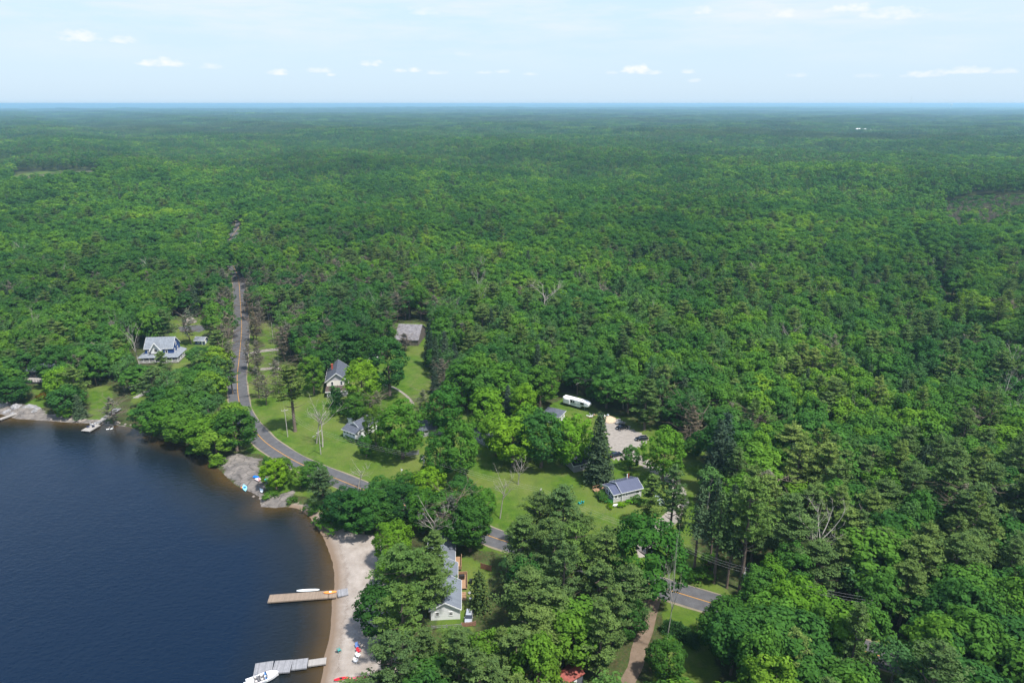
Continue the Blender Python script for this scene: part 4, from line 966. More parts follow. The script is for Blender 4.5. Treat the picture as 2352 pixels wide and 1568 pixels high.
def mat_lines(name, ca, cb, axis_, freq, rough=.6, spec=.3, metal=0.0, amt=.5, bump=.3):
    m = bpy.data.materials.new(name); m.use_nodes = True; t = NT(m.node_tree); bs = m.node_tree.nodes['Principled BSDF']
    g = t.n('ShaderNodeTexCoord').outputs['Object']; sx = t.n('ShaderNodeSeparateXYZ'); t.l(g, sx.inputs[0]); v = sx.outputs['XYZ'.index(axis_)]
    fr = t.math('FRACT', t.math('MULTIPLY', v, freq)); ln = t.mapr(fr, 0, .14, 1, 0)
    cell = t.n('ShaderNodeTexWhiteNoise', noise_dimensions='1D'); t.l(t.math('FLOOR', t.math('MULTIPLY', v, freq)), cell.inputs['W'])
    n1 = t.noise(g, 1.2, 4, .6); n2 = t.noise(g, 9, 2, .6)
    f = t.math('ADD', t.math('MULTIPLY', cell.outputs[0], .45), t.math('MULTIPLY', t.mapr(n1, .3, .7, 0, 1), .4)); f = t.math('ADD', f, t.math('MULTIPLY', n2, .15))
    c = t.mix(f, ca, cb); c = t.mix(t.math('MULTIPLY', ln, amt), c, tuple(q * .35 for q in ca))
    t.l(c, bs.inputs['Base Color']); bs.inputs['Roughness'].default_value = rough; bs.inputs['Specular IOR Level'].default_value = spec; bs.inputs['Metallic'].default_value = metal
    b = t.n('ShaderNodeBump'); b.inputs['Strength'].default_value = bump; b.inputs['Distance'].default_value = .03; t.l(t.math('SUBTRACT', 1.0, ln), b.inputs['Height']); t.l(b.outputs[0], bs.inputs['Normal'])
    MATS[name] = m; return m
M_ROOFG = mat_simple('grey_shingles', (.2, .22, .25), .85, .22, 1.5, .2, bump=.2)
M_ROOFD = mat_simple('charcoal_shingles', (.085, .095, .12), .85, .25, 1.5, .2, bump=.2)
M_ROOFB = mat_simple('weathered_barn_roof', (.19, .18, .19), .8, .3, .8, .2)
M_ROOFBR = mat_simple('brown_porch_shingles', (.1, .075, .07), .9, .3, 1.2, .1)
M_METALN = mat_lines('navy_metal_roof', (.055, .065, .11), (.075, .085, .14), 'X', 3.2, .35, .5, 0, .6)
M_METALG = mat_lines('silver_metal_roof', (.15, .165, .2), (.21, .235, .27), 'Y', 2.0, .35, .5, .25, .4)
M_REDROOF = mat_simple('red_roof', (.24, .06, .045), .7, .3, 1.0, .3)
M_NAVY = mat_lines('navy_siding', (.02, .05, .17), (.03, .07, .22), 'Z', 5, .6)
M_CREAM = mat_lines('cream_siding', (.66, .62, .54), (.76, .72, .64), 'Z', 5, .7, amt=.25)
M_WSIDE = mat_lines('white_siding', (.68, .68, .68), (.78, .78, .77), 'Z', 5, .7, amt=.25)
M_GSIDE = mat_lines('pale_grey_siding', (.42, .41, .41), (.50, .49, .48), 'Z', 5, .7, amt=.25)
M_GSIDE2 = mat_lines('mid_grey_siding', (.24, .235, .24), (.3, .295, .3), 'Z', 5, .7, amt=.3)
M_DGREY = mat_lines('dark_stained_boards', (.045, .05, .055), (.07, .075, .08), 'Z', 4, .7)
M_MAUVE = mat_simple('grey_gable_shingle', (.42, .40, .42), .8, .1, 2)
M_WHITE = mat_simple('white_trim_paint', (.8, .8, .79), .5, .06, 2)
M_GLASS = mat_simple('dark_window_glass', (.02, .025, .035), .08, .2, .6, .8)
M_BRICK = mat_simple('red_brick', (.4, .09, .06), .85, .3, 4)
M_WOODN = mat_lines('new_deck_boards', (.24, .14, .08), (.33, .21, .125), 'X', 7, .75)
M_PLANK = mat_lines('tan_dock_planks', (.16, .12, .088), (.27, .21, .16), 'X', 5.5, .8, amt=.6)
M_PLANKG = mat_lines('grey_dock_planks', (.13, .13, .14), (.30, .30, .315), 'X', 5.5, .8, amt=.6)
M_PLANKP = mat_lines('pale_dock_planks', (.24, .225, .21), (.33, .31, .29), 'X', 5.5, .8, amt=.4)
M_BLACKP = mat_simple('black_plastic', (.02, .02, .022), .4, .2, 3, .4)
M_METAL = mat_simple('galvanised_metal', (.5, .5, .5), .4, .15, 3, .5, .6)
def window(par, o, d, n, w, h, frame=M_WHITE, bars=1):
    """window centred at o on a wall running along d with outward normal n"""
    o, d, n = Vector(o), Vector(d).normalized(), Vector(n).normalized(); up = Vector((0, 0, 1)); f = MB(); b = .14
    def bx_(u0, u1, z0, z1, t0, t1, mb):
        q = [o + d * u + up * z + n * t_ for t_ in (t0, t1) for u, z in ((u0, z0), (u1, z0), (u1, z1), (u0, z1))]
        k = len(mb.v); mb.v += [tuple(p) for p in q]
        mb.f += [tuple(k + i for i in z_) for z_ in ((0, 1, 2, 3), (7, 6, 5, 4), (0, 4, 5, 1), (1, 5, 6, 2), (2, 6, 7, 3), (3, 7, 4, 0))]
    bx_(-w / 2 - b, w / 2 + b, h / 2, h / 2 + b, -.02, .07, f); bx_(-w / 2 - b, w / 2 + b, -h / 2 - b, -h / 2, -.02, .09, f)
    bx_(-w / 2 - b, -w / 2, -h / 2, h / 2, -.02, .07, f); bx_(w / 2, w / 2 + b, -h / 2, h / 2, -.02, .07, f)
    if bars: bx_(-w / 2, w / 2, -.03, .03, .028, .05, f)
    fo = f.build('window', frame, par); g = MB(); bx_(-w / 2 + .004, w / 2 - .004, -h / 2 + .004, h / 2 - .004, -.02, .025, g); g.build('pane', M_GLASS, fo); return fo
def door(par, o, d, n, w=.95, h=2.05, m=M_WHITE):
    o, d, n = Vector(o), Vector(d).normalized(), Vector(n).normalized(); f = MB(); k = 0
    q = [o + d * u + Vector((0, 0, z)) + n * t_ for t_ in (-.02, .05) for u, z in ((-w / 2, 0), (w / 2, 0), (w / 2, h), (-w / 2, h))]
    f.v += [tuple(p) for p in q]; f.f += [(0, 1, 2, 3), (7, 6, 5, 4), (0, 4, 5, 1), (1, 5, 6, 2), (2, 6, 7, 3), (3, 7, 4, 0)]
    do = f.build('door', m, par); hd = MB(); c_ = o + d * (w / 2 - .12) + Vector((0, 0, 1.0)) + n * .06; hd.box((c_.x - .05, c_.y - .05, c_.z - .05), (c_.x + .05, c_.y + .05, c_.z + .05)); hd.build('handle', M_METAL, do); return do
def gable(par, x0, y0, x1, y1, z0, zw, rise, ax, wm, rm, over=.45, th=.16, trim=M_WHITE, wname='wall', rname='roof', gable_mat=None):
    """gabled block: walls, roof slab of chevron section, white barge boards; ax = ridge direction"""
    if ax == 'x': a, b, u0, u1 = x0, x1, y0, y1
    else: a, b, u0, u1 = y0, y1, x0, x1
    uc = (u0 + u1) / 2; sl = rise / (uc - u0)
    w = MB()
    if gable_mat: w.box((x0, y0, z0), (x1, y1, zw)); wo_ = w.build(wname, wm, par); g = MB(); g.prism([(u0, zw + .002), (u1, zw + .002), (uc, zw + rise)], ax, a + .003, b - .003); g.build('gable', gable_mat, par)
    else: w.prism([(u0, z0), (u1, z0), (u1, zw), (uc, zw + rise), (u0, zw)], ax, a, b); wo_ = w.build(wname, wm, par)
    r = MB(); e = .005
    r.prism([(u0 - over, zw - over * sl + e), (uc, zw + rise + e), (u1 + over, zw - over * sl + e), (u1 + over, zw - over * sl + th), (uc, zw + rise + th * 1.15), (u0 - over, zw - over * sl + th)], ax, a - over, b + over)
    ro = r.build(rname, rm, par)
    if trim:
        t_ = MB(); d = .14
        for w0, w1 in ((a - over - .05, a - over - .003), (b + over + .003, b + over + .05)):
            t_.prism([(u0 - over - .04, zw - over * sl - d), (uc, zw + rise - d), (uc, zw + rise + th * 1.1), (u0 - over - .04, zw - over * sl + th * .95)], ax, w0, w1)
            t_.prism([(u1 + over + .04, zw - over * sl - d), (uc + .002, zw + rise - d), (uc + .002, zw + rise + th * 1.1), (u1 + over + .04, zw - over * sl + th * .95)], ax, w0, w1)
        for u in (u0 - over - .06, u1 + over + .01):
            if ax == 'x': t_.box((a - over - .05, u, zw - over * sl - .06), (b + over + .05, u + .05, zw - over * sl + th - .03))
            else: t_.box((u, a - over - .05, zw - over * sl - .06), (u + .05, b + over + .05, zw - over * sl + th - .03))
        t_.build('trim', trim, par)
    return wo_, ro
def site(name, pa, pb, label, cat, z=0.0, group=None):
    """thing whose local x axis runs from ground pixel pa to pb; returns empty and that length"""
    A, B_ = G(*pa), G(*pb); d = B_ - A
    return empty(name, (A.x, A.y, z), math.atan2(d.y, d.x), label, cat, group), d.length

# ---- blue farmhouse with wrap-round veranda -------------------------------------
A_ = G(332, 803, 6.0); B_ = G(401, 801, 6.0); dd = B_ - A_
h = empty('blue_house', (A_.x, A_.y, .2), math.atan2(dd.y, dd.x), 'navy blue two storey house with grey roofs and a white railed wrap-round veranda', 'house')
L = dd.length - .9; Wd = 8.6
gable(h, 0, 0, L, Wd, 0, 6.3, 3.9, 'x', M_NAVY, M_ROOFG, .3)
cx = L * .42
f = MB(); f.prism([(cx - 2.3, 4.0), (cx + 2.3, 4.0), (cx + 2.3, 6.0), (cx, 9.3), (cx - 2.3, 6.0)], 'y', -.9, 3.0); f.build('front_gable', M_WSIDE, h)
f = MB(); f.prism([(cx - 2.8, 5.3), (cx, 9.31), (cx + 2.8, 5.3), (cx + 2.8, 5.5), (cx, 9.55), (cx - 2.8, 5.5)], 'y', -1.5, 3.9); f.build('front_gable_roof', M_ROOFG, h)
f = MB(); f.prism([(cx - 2.9, 5.2), (cx - 2.5, 5.2), (cx, 8.95), (cx, 9.6), (cx - 2.9, 5.5)], 'y', -1.62, -1.51).prism([(cx + 2.9, 5.2), (cx + 2.5, 5.2), (cx + .01, 8.95), (cx + .01, 9.6), (cx + 2.9, 5.5)], 'y', -1.62, -1.51); f.build('front_gable_trim', M_WHITE, h)
for x in (1.7, L - 2.9): window(h, (x, 0, 4.7), (1, 0, 0), (0, -1, 0), .85, 1.35)
window(h, (cx, -.9, 5.6), (1, 0, 0), (0, -1, 0), 1.1, 1.4)
for y, z in ((2.2, 4.6), (5.6, 4.6), (4.3, 7.2)): window(h, (L, y, z), (0, 1, 0), (1, 0, 0), .8, 1.4)
for x in (1.7, L * .7, L - 1.5): window(h, (x, 0, 1.9), (1, 0, 0), (0, -1, 0), 1.1, 1.4)
door(h, (cx, 0, .55), (1, 0, 0), (0, -1, 0))
v = MB(); q = 2.9   # veranda roof: front, left and right aprons meeting on hips
v.quad([(-q, -q, 2.75), (L + q, -q, 2.75), (L + .02, -.02, 3.8), (-.02, -.02, 3.8)], .14)
v.quad([(L + q, -q, 2.75), (L + q, Wd + .4, 2.75), (L + .02, Wd + .4, 3.8), (L + .02, -.02, 3.8)], .14)
v.quad([(-q, Wd * .6, 2.75), (-q, -q, 2.75), (-.02, -.02, 3.8), (-.02, Wd * .6, 3.8)], .14); v.build('veranda_roof', M_ROOFG, h)
v = MB(); v.box((-q + .2, -q + .2, .0), (L + q - .2, -.01, .5)); v.box((L + .01, -.005, .0), (L + q - .2, Wd, .498)); v.box((-q + .2, -.005, 0), (-.01, Wd * .6, .498)); v.build('veranda_floor', M_PLANKP, h)
v = MB(); xs = [(-q + .35) + i * (L + 2 * q - .7) / 7 for i in range(8)]
for cx_, cy_ in [(x, -q + .35) for x in xs] + [(L + q - .35, y) for y in (.8, 3.6, 6.2, 8.3)] + [(-q + .35, 2.08)]: v = MB(); v.box((cx_ - .08, cy_ - .08, .5), (cx_ + .08, cy_ + .08, 2.62)); v.build('veranda_post', M_WHITE, h)
v = MB(); yy = -q + .35
for z in (.72, 1.42): v.box((xs[0] + .08, yy - .04, z), (xs[-1] - .08, yy + .04, z + .08))
for a, b in zip(xs[:-1], xs[1:]):
    if abs((a + b) / 2 - cx) > 1.2: v.bar((a + .1, yy, .8), (b - .1, yy, 1.42), .035).bar((a + .1, yy + .05, 1.42), (b - .1, yy + .05, .8), .035)
xx = L + q - .35
for z in (.72, 1.42): v.box((xx - .04, -q + .5, z), (xx + .04, 8.2, z + .08))
v.build('veranda_railing', M_WHITE, h)
for x in (2.2, L * .48, L - 2.2): f = MB(); f.box((x - .15, 4.6, 9.25), (x + .15, 4.9, 9.75)); f.build('roof_vent', M_METAL, h)
# ---- small navy shed -------------------------------------------------------------
h, L = site('blue_shed', (449, 791), (473, 792), 'small navy blue shed with white door behind the blue house', 'shed')
gable(h, 0, 0, 4.6, 3.6, 0, 2.3, 1.2, 'x', M_NAVY, M_ROOFG); window(h, (1.9, 0, 1.4), (1, 0, 0), (0, -1, 0), .9, .7); door(h, (4.6, 1.5, .05), (0, 1, 0), (1, 0, 0), 1.3, 1.95); door(h, (3.6, 0, .05), (1, 0, 0), (0, -1, 0), .8, 1.95)
# ---- dark cottage with deck --------------------------------------------------------
h, L = site('dark_cottage', (66, 872), (112, 874), 'dark grey lakeside cottage with charcoal roof and raised railed deck', 'house')
gable(h, 0, 0, 12, 8, .6, 4.4, 1.8, 'x', M_DGREY, M_ROOFD, .7, trim=M_DGREY)
for i in range(6): window(h, (1.3 + i * 1.85, 0, 2.0), (1, 0, 0), (0, -1, 0), 1.2, 2.2, M_DGREY)
for i in range(3): window(h, (2.4 + i * 3.4, 0, 3.9), (1, 0, 0), (0, -1, 0), 2.2, .55, M_DGREY, 0)
v = MB(); v.box((-1, -4.2, .9), (13, -.12, 1.1)); v.build('deck', M_PLANKP, h)
v = MB()
for i in range(12): v.box((-1 + i * 1.27, -4.2, 0), (-.88 + i * 1.27, -4.08, 2.05))
v.box((-1, -4.26, 2.0), (13, -4.14, 2.08)); v.build('railing', M_DGREY, h)
v = MB(); v.box((-1, -4.1, 0), (13, -4.0, .85)); v.build('deck_skirt', M_DGREY, h)
# ---- cream two storey house ----------------------------------------------------------
A_ = G(750, 879, 5.2); B_ = G(797, 879.5, 5.2); dd = B_ - A_
h = empty('cream_house', (A_.x, A_.y, .1), math.atan2(dd.y, dd.x) + R(12), 'cream two storey house with slate blue roof, grey gable and brown porch roof', 'house')
L = dd.length * .97; D_ = 15
gable(h, 0, 0, L, D_, 0, 5.9, 3.2, 'y', M_CREAM, M_ROOFD, .6, gable_mat=M_MAUVE)
for x in (L * .27, L * .72): window(h, (x, 0, 4.6), (1, 0, 0), (0, -1, 0), .8, 1.5)
for y in (3, 7, 11): window(h, (L, y, 4.5), (0, 1, 0), (1, 0, 0), .9, 1.4)
v = MB(); v.quad([(-.6, -3.4, 2.5), (L + .7, -3.4, 2.5), (L + .3, -.03, 3.6), (-.3, -.03, 3.6)], .15); v.build('porch_roof', M_ROOFBR, h)
v = MB(); v.box((-.6, -3.5, 2.2), (L + .7, -3.41, 2.5)); v.build('porch_fascia', M_WHITE, h)
v = MB(); v.box((0, -3.1, 0), (L, -.05, .4)); v.build('porch_floor', M_PLANKG, h)
for i in range(6): f = MB(); x = .1 + i * (L - .35) / 5; f.box((x, -3.2, .4), (x + .14, -3.06, 2.3)); f.build('porch_post', M_WHITE, h)
v = MB(); v.box((.1, -3.16, 1.1), (L - .1, -3.1, 1.2)).box((.1, -3.16, 1.7), (L - .1, -3.1, 1.78)); v.build('porch_railing', M_WHITE, h)
window(h, (L * .7, 0, 1.6), (1, 0, 0), (0, -1, 0), 1.3, 1.3); door(h, (L * .3, 0, .4), (1, 0, 0), (0, -1, 0))
v = MB(); v.box((1.6, 8.5, 6.5), (2.3, 9.2, 9.6)); ch = v.build('chimney', M_BRICK, h); v = MB(); v.box((1.5, 8.4, 9.603), (2.4, 9.3, 9.78)); v.build('chimney_cap', M_BRICK, ch)
# ---- small grey roofed shed behind the maple --------------------------------------------
h, L = site('grey_roofed_shed', (843, 841), (866, 836), 'small building with grey roof peeping out between two maples', 'shed')
gable(h, 0, 0, 6, 5, 0, 2.8, 2.0, 'y', M_WSIDE, M_ROOFD); window(h, (3, 0, 1.9), (1, 0, 0), (0, -1, 0), .8, 1.0); door(h, (1.2, 0, 0), (1, 0, 0), (0, -1, 0))
# ---- barn -------------------------------------------------------------------------------
A_ = G(907, 779, 3.0); B_ = G(960, 781, 3.0); dd = B_ - A_
h = empty('barn', (A_.x, A_.y, 0), math.atan2(dd.y, dd.x), 'weathered barn with a large faded grey roof at the top of the lawn', 'barn')
gable(h, 0, 0, dd.length, 18, 0, 3.0, 5.0, 'x', mat_lines('old_barn_boards', (.1, .085, .075), (.17, .15, .13), 'X', 4, .9), M_ROOFB, .35, trim=None)
door(h, (dd.length / 2, 0, 0), (1, 0, 0), (0, -1, 0), 3.2, 2.6, M_DGREY); window(h, (2.2, 0, 1.8), (1, 0, 0), (0, -1, 0), .9, .8)
# ---- white cottage with sunporch ------------------------------------------------------------
A_ = G(789, 1003); B_ = G(816, 1013); dd = B_ - A_
h = empty('white_cottage', (A_.x, A_.y, 0), math.atan2(dd.y, dd.x), 'white cottage with charcoal roof and a row of sunporch windows beside the round clipped shrubs', 'house')
L = 6.2
gable(h, 0, 2.8, L, 14.5, 0, 3.7, 1.9, 'y', M_WSIDE, M_ROOFD, .45)
v = MB(); v.box((.0, 0, 0), (L, 2.78, 3.1)); v.build('sunporch', M_WSIDE, h)
v = MB(); v.quad([(-.4, -.45, 3.15), (L + .4, -.45, 3.15), (L + .4, 2.75, 4.35), (-.4, 2.75, 4.35)], .14)
v.build('sunporch_roof', M_ROOFD, h)
v = MB(); v.box((-.4, -.5, 2.95), (L + .4, -.455, 3.17)); v.build('fascia', M_WHITE, h)
for i in range(4): window(h, (.85 + i * 1.5, 0, 2.35), (1, 0, 0), (0, -1, 0), 1.1, .85)
for i in range(2): window(h, (L, .75 + i * 1.35, 2.35), (0, 1, 0), (1, 0, 0), .95, .85)
for y in (5.5, 9.5, 12.5): window(h, (L, y, 1.9), (0, 1, 0), (1, 0, 0), 1.0, 1.1)
window(h, (L / 2, 2.8, 4.9), (1, 0, 0), (0, -1, 0), .35, .35, bars=0)
h, L = site('pump_house', (800, 972), (806, 974), 'tiny white pump house with flat white roof behind the white cottage', 'shed')
v = MB(); v.box((0, 0, 0), (1.8, 1.6, 2.0)); v.build('wall', M_WSIDE, h); v = MB(); v.box((-.3, -.3, 2.003), (2.1, 1.9, 2.15)); v.build('roof', M_WHITE, h); door(h, (.9, 0, .05), (1, 0, 0), (0, -1, 0), .7, 1.8)
# ---- dark roofed cottage between the maples ---------------------------------------------------
h, L = site('hidden_cottage', (966, 1004), (1004, 998), 'low cottage with dark roof half hidden between the maples in the lawn', 'house')
gable(h, 0, 0, 8.5, 7, 0, 2.7, 1.9, 'x', M_GSIDE2, M_ROOFD, trim=None); window(h, (2.2, 0, 1.7), (1, 0, 0), (0, -1, 0), 1.1, 1.0); window(h, (6, 0, 1.7), (1, 0, 0), (0, -1, 0), 1.1, 1.0)
# ---- grey cottage under the maples ---------------------------------------------------------------
h, L = site('grey_cottage', (1079, 1006), (1127, 1031), 'grey sided cottage with white windows tucked under the bright maples', 'house')
gable(h, 0, 0, 9.8, 7, 0, 2.9, 1.8, 'x', M_GSIDE2, M_ROOFD, trim=None)
for i in range(4): window(h, (1.2 + i * 2.2, 0, 1.9), (1, 0, 0), (0, -1, 0), 1.3, 1.0)
for y in (1.5, 4.5): window(h, (9.8, y, 1.8), (0, 1, 0), (1, 0, 0), .8, 1.0)
v = MB(); v.box((9.68, -.06, 0), (9.86, .06, 2.85)); v.build('corner_board', M_WHITE, h)
# ---- white garage by the camper trailer ------------------------------------------------------------
h, L = site('white_garage', (1283, 976), (1300, 959), 'small white garage with charcoal hip roof beside the camper trailer', 'garage')
v = MB(); v.box((0, 0, 0), (5.6, 6.5, 3.4)); v.build('wall', M_WSIDE, h)
v = MB(); a, b, z, zr = -.45, 6.05, 3.42, 5.2; c0, c1 = 6.95, 3.25
for q in ([(-.45, -.45, z), (6.05, -.45, z), (2.8, 2.9, zr)], [(6.05, -.45, z), (6.05, 6.95, z), (2.8, 3.9, zr), (2.8, 2.9, zr)], [(6.05, 6.95, z), (-.45, 6.95, z), (2.8, 3.9, zr)], [(-.45, 6.95, z), (-.45, -.45, z), (2.8, 2.9, zr), (2.8, 3.9, zr)]): v.quad(q, .1)
v.build('roof', M_ROOFD, h); v = MB(); v.box((-.5, -.5, 3.2), (6.1, 7.0, 3.36)); v.build('trim', M_WHITE, h)
for x in (1.5, 3.9): window(h, (x, 0, 1.8), (1, 0, 0), (0, -1, 0), .9, 1.2)
door(h, (5.6, 1.5, 0), (0, 1, 0), (1, 0, 0))
window(h, (5.6, 4.4, 1.8), (0, 1, 0), (1, 0, 0), .9, 1.2)
# ---- black roofed house behind the great spruce ------------------------------------------------------
h, L = site('black_roofed_cottage', (1318, 1085), (1362, 1075), 'cottage with near black roof and white eaves mostly hidden behind the great spruce', 'house')
gable(h, 0, 0, 8.5, 8, 0, 2.7, 1.8, 'x', M_GSIDE2, mat_simple('black_shingles', (.025, .028, .04), .8, .2, 2)); window(h, (3, 0, 1.7), (1, 0, 0), (0, -1, 0), 1.2, 1.0); window(h, (6.4, 0, 1.7), (1, 0, 0), (0, -1, 0), 1.2, 1.0)
# ---- navy metal roofed cottage -----------------------------------------------------------------------
A_ = G(1410, 1155); B_ = G(1468, 1141); dd = B_ - A_
h = empty('metal_roofed_cottage', (A_.x, A_.y, 0), math.atan2(dd.y, dd.x), 'pale grey cottage with navy metal roof, sunroom and flower beds', 'house')
L = dd.length
gable(h, 2.7, 0, 2.7 + L - 2.0, 6.6, 0, 3.1, 1.45, 'x', M_GSIDE, M_METALN, .4)
gable(h, 0, .25, 2.68, 6.35, .0, 2.75, 1.05, 'x', M_GSIDE, M_METALN, .3, wname='sunroom', rname='sunroom_roof')
for i in range(4): window(h, (0, 1.05 + i * 1.5, 1.85), (0, 1, 0), (-1, 0, 0), 1.15, 1.15)
for i in range(2): window(h, (.75 + i * 1.2, .25, 1.85), (1, 0, 0), (0, -1, 0), .95, .95)
window(h, (4.3, 0, 2.0), (1, 0, 0), (0, -1, 0), .5, .95); window(h, (7.9, 0, 2.0), (1, 0, 0), (0, -1, 0), 1.3, .9)
for x in (-.06, 2.64): v = MB(); v.box((x, .19 if x < 0 else -.06, 0), (x + .14, .3 if x < 0 else .06, 2.6)); v.build('corner_board', M_WHITE, h)
v = MB(); v.box((L - 1.2, 5.4, 3.2), (L - 1.0, 5.6, 5.2)); v.build('flue', M_WHITE, h)
v = MB(); v.box((L - .5, 5.7, 3.2), (L - .3, 5.9, 5.1)); v.build('flue', M_BRICK, h)
v = MB(); v.box((-2.6, 3.8, .5), (2.6, 8.4, .65)); v.build('deck', M_WOODN, h)
v = MB()
for x, y in ((-2.6, 8.4), (0, 8.4), (2.5, 8.4), (-2.6, 6.2), (-2.6, 4.0), (-1.3, 8.4), (1.3, 8.4)): v.box((x - .05, y - .05, 0), (x + .05, y + .05, 1.6))
v.box((-2.65, 8.35, 1.5), (2.6, 8.45, 1.6)).box((-2.64, 4.0, 1.5), (-2.56, 8.3, 1.6)); v.build('deck_railing', M_WOODN, h)
# ---- silver metal roofed house by the beach -------------------------------------------------------------
A_ = G(990, 1424); B_ = G(1054, 1421); dd = B_ - A_
h = empty('silver_roofed_house', (A_.x, A_.y, 0), math.atan2(dd.y, dd.x), 'long white house with silver metal roof and wooden decks, half hidden by pines', 'house')
L = dd.length + .3
def lop(y0, y1, x0, x1, zw, rs_, nm, rn):
    gable(h, x0, y0, x1, y1, 0, zw, rs_, 'y', M_WSIDE, M_METALG, .35, wname=nm, rname=rn)
lop(0, 9.5, 0, L, 3.0, 1.9, 'wall', 'roof'); lop(9.7, 16, -1.2, L - .9, 3.3, 1.9, 'middle_wing', 'middle_roof'); lop(16.8, 27, -1.5, L - 1.6, 3.0, 1.8, 'rear_wing', 'rear_roof')
for x in (1.5, 4.6): window(h, (x, 0, 1.7), (1, 0, 0), (0, -1, 0), .7, .8)
for y in (2.2, 5.5): window(h, (L, y, 1.7), (0, 1, 0), (1, 0, 0), .9, .9)
door(h, (L, 8, .3), (0, 1, 0), (1, 0, 0))
v = MB(); v.tube([(L * .66, 3.0, 4.2), (L * .66, 3.0, 6.1)], [.12, .12], 8); v.build('stove_pipe', M_BLACKP, h)
v = MB(); v.box((L - .85, 9.75, .5), (L + 1.7, 15, .66)); v.build('deck', M_WOODN, h)
v = MB(); v.box((L + 1.6, 9.8, .66), (L + 1.7, 15, 1.5)).box((L - .5, 14.9, .66), (L + 1.59, 15, 1.5)); v.build('deck_railing', M_WOODN, h)
v = MB()
for i in range(5): v.box((L + .3, 6.2 + i * .45, .0), (L + 1.4, 6.65 + i * .45 - .01, .14 + i * .12))
v.build('steps', M_WOODN, h)
v = MB(); v.box((L - 1.5, 17, .6), (L + .3, 22, .76)); v.build('rear_deck', M_WOODN, h)
v = MB(); v.box((L + .2, 17, .76), (L + .3, 22, 1.6)).box((L - 1.2, 17, .76), (L + .19, 17.1, 1.6)); v.build('rear_deck_railing', M_WOODN, h)
hx_ = h.matrix_basis.copy()
def onhouse(x, y, z=0.0):
    r_ = h.rotation_euler.z; return (h.location.x + x * math.cos(r_) - y * math.sin(r_), h.location.y + x * math.sin(r_) + y * math.cos(r_), z)
HR = h.rotation_euler.z
def grill(loc, rz, label):
    g = empty('barbecue_grill', loc, rz, label, 'grill'); v = MB(); v.loft([[(x * s_, y * s_, z) for x, y in ((-.75, -.35), (.75, -.35), (.75, .35), (-.75, .35))] for z, s_ in ((.1, .9), (.8, 1), (1.1, 1), (1.3, .75))]); v.build('cover', M_BLACKP, g, bevel=.06)
    for x in (-.55, .55): w_ = MB(); w_.tube([(x, -.3, .1), (x, -.24, .1)], [.1, .1], 10); w_.build('wheel', M_METAL, g)
grill(onhouse(L + .35, 13.2, .66), HR, 'large covered black barbecue on the wooden deck of the silver roofed house')
b_ = empty('rubbish_bin', onhouse(L + 2.6, 12.2), HR, 'black wheeled bin standing on the grass beside the wooden deck', 'bin')
v = MB(); v.loft([[(x * s_, y * s_, z) for x, y in ((-.35, -.4), (.35, -.4), (.35, .4), (-.35, .4))] for z, s_ in ((.08, .75), (1.0, 1.0))]); v.build('body', M_BLACKP, b_); v = MB(); v.box((-.4, -.45, 1.003), (.4, .45, 1.1)); v.build('lid', M_BLACKP, b_)
for x in (-.3, .3): w_ = MB(); w_.tube([(x, .4, .1), (x + .06, .4, .1)], [.1, .1], 10); w_.build('wheel', M_BLACKP, b_)
for i, (x, y) in enumerate(((L + 2.2, 8.4), (L + 2.5, 6.4))):
    g = MB(); g.loft([[(math.cos(a) * r_, math.sin(a) * r_, z) for a in [k * .785 for k in range(8)]] for z, r_ in ((0, .32), (.35, .42), (.5, .3))]); o = g.build('planter', M_WSIDE if i else M_METAL, None); o.location = onhouse(x, y); tag(o, ['grey round planter at the deck steps', 'pale planter below the deck steps'][i], 'planter')
# ---- red roofed shed -----------------------------------------------------------------------------------------
A_ = G(1298, 1592); B_ = G(1334, 1570); dd = B_ - A_
h = empty('red_roofed_shed', (A_.x, A_.y, 0), math.atan2(dd.y, dd.x), 'dark grey shed with rusty red roof and white door among the pines', 'shed')
gable(h, 0, 0, dd.length + .6, 3.2, 0, 2.5, .9, 'x', mat_lines('slate_board_walls', (.10, .11, .13), (.14, .15, .17), 'Z', 4, .8), M_REDROOF, .25, trim=None); door(h, (2.6, 0, .05), (1, 0, 0), (0, -1, 0), .8, 1.9)
# ---- fences -----------------------------------------------------------------------------------------------------
def fence(pa, pb, hgt, m, label, step=.22, solid=True):
    A, B_ = G(*pa), G(*pb); d = B_ - A; f_ = empty('fence', (A.x, A.y, 0), math.atan2(d.y, d.x), label, 'fence'); Lf = d.length; v = MB(); x = 0
    if solid:
        while x < Lf: v.box((x, 0, .1), (x + step * .93, .03, hgt + .04 * math.sin(x * 7))); x += step
    else: v.box((0, 0, hgt * .45), (Lf, .05, hgt * .45 + .12)).box((0, 0, hgt * .85), (Lf, .05, hgt * .85 + .12))
    v.build('board_panel' if solid else 'rails', m, f_); x = 0
    while x <= Lf + .1: w_ = MB(); w_.box((x - .06, .035, 0), (x + .06, .15, hgt + .1)); w_.build('post', m, f_); x += max(1.8, Lf / max(1, int(Lf / 2.4)))
fence((1104, 1305), (1128, 1312), 1.7, mat_simple('red_brown_fence', (.30, .14, .09), .8, .3, 3), 'red brown board fence beside the small lawn near the road')
fence((1060, 1440), (1092, 1437), 1.3, mat_simple('reddish_fence_boards', (.33, .17, .12), .8, .3, 3), 'low reddish board fence in front of the silver car')
fence((992, 1446), (1060, 1441), 1.1, M_PLANKG, 'weathered rail fence in front of the silver roofed house', solid=False)
fence((934, 1046), (962, 1044), 1.8, M_PLANKG, 'grey weathered board fence under the broad maple')
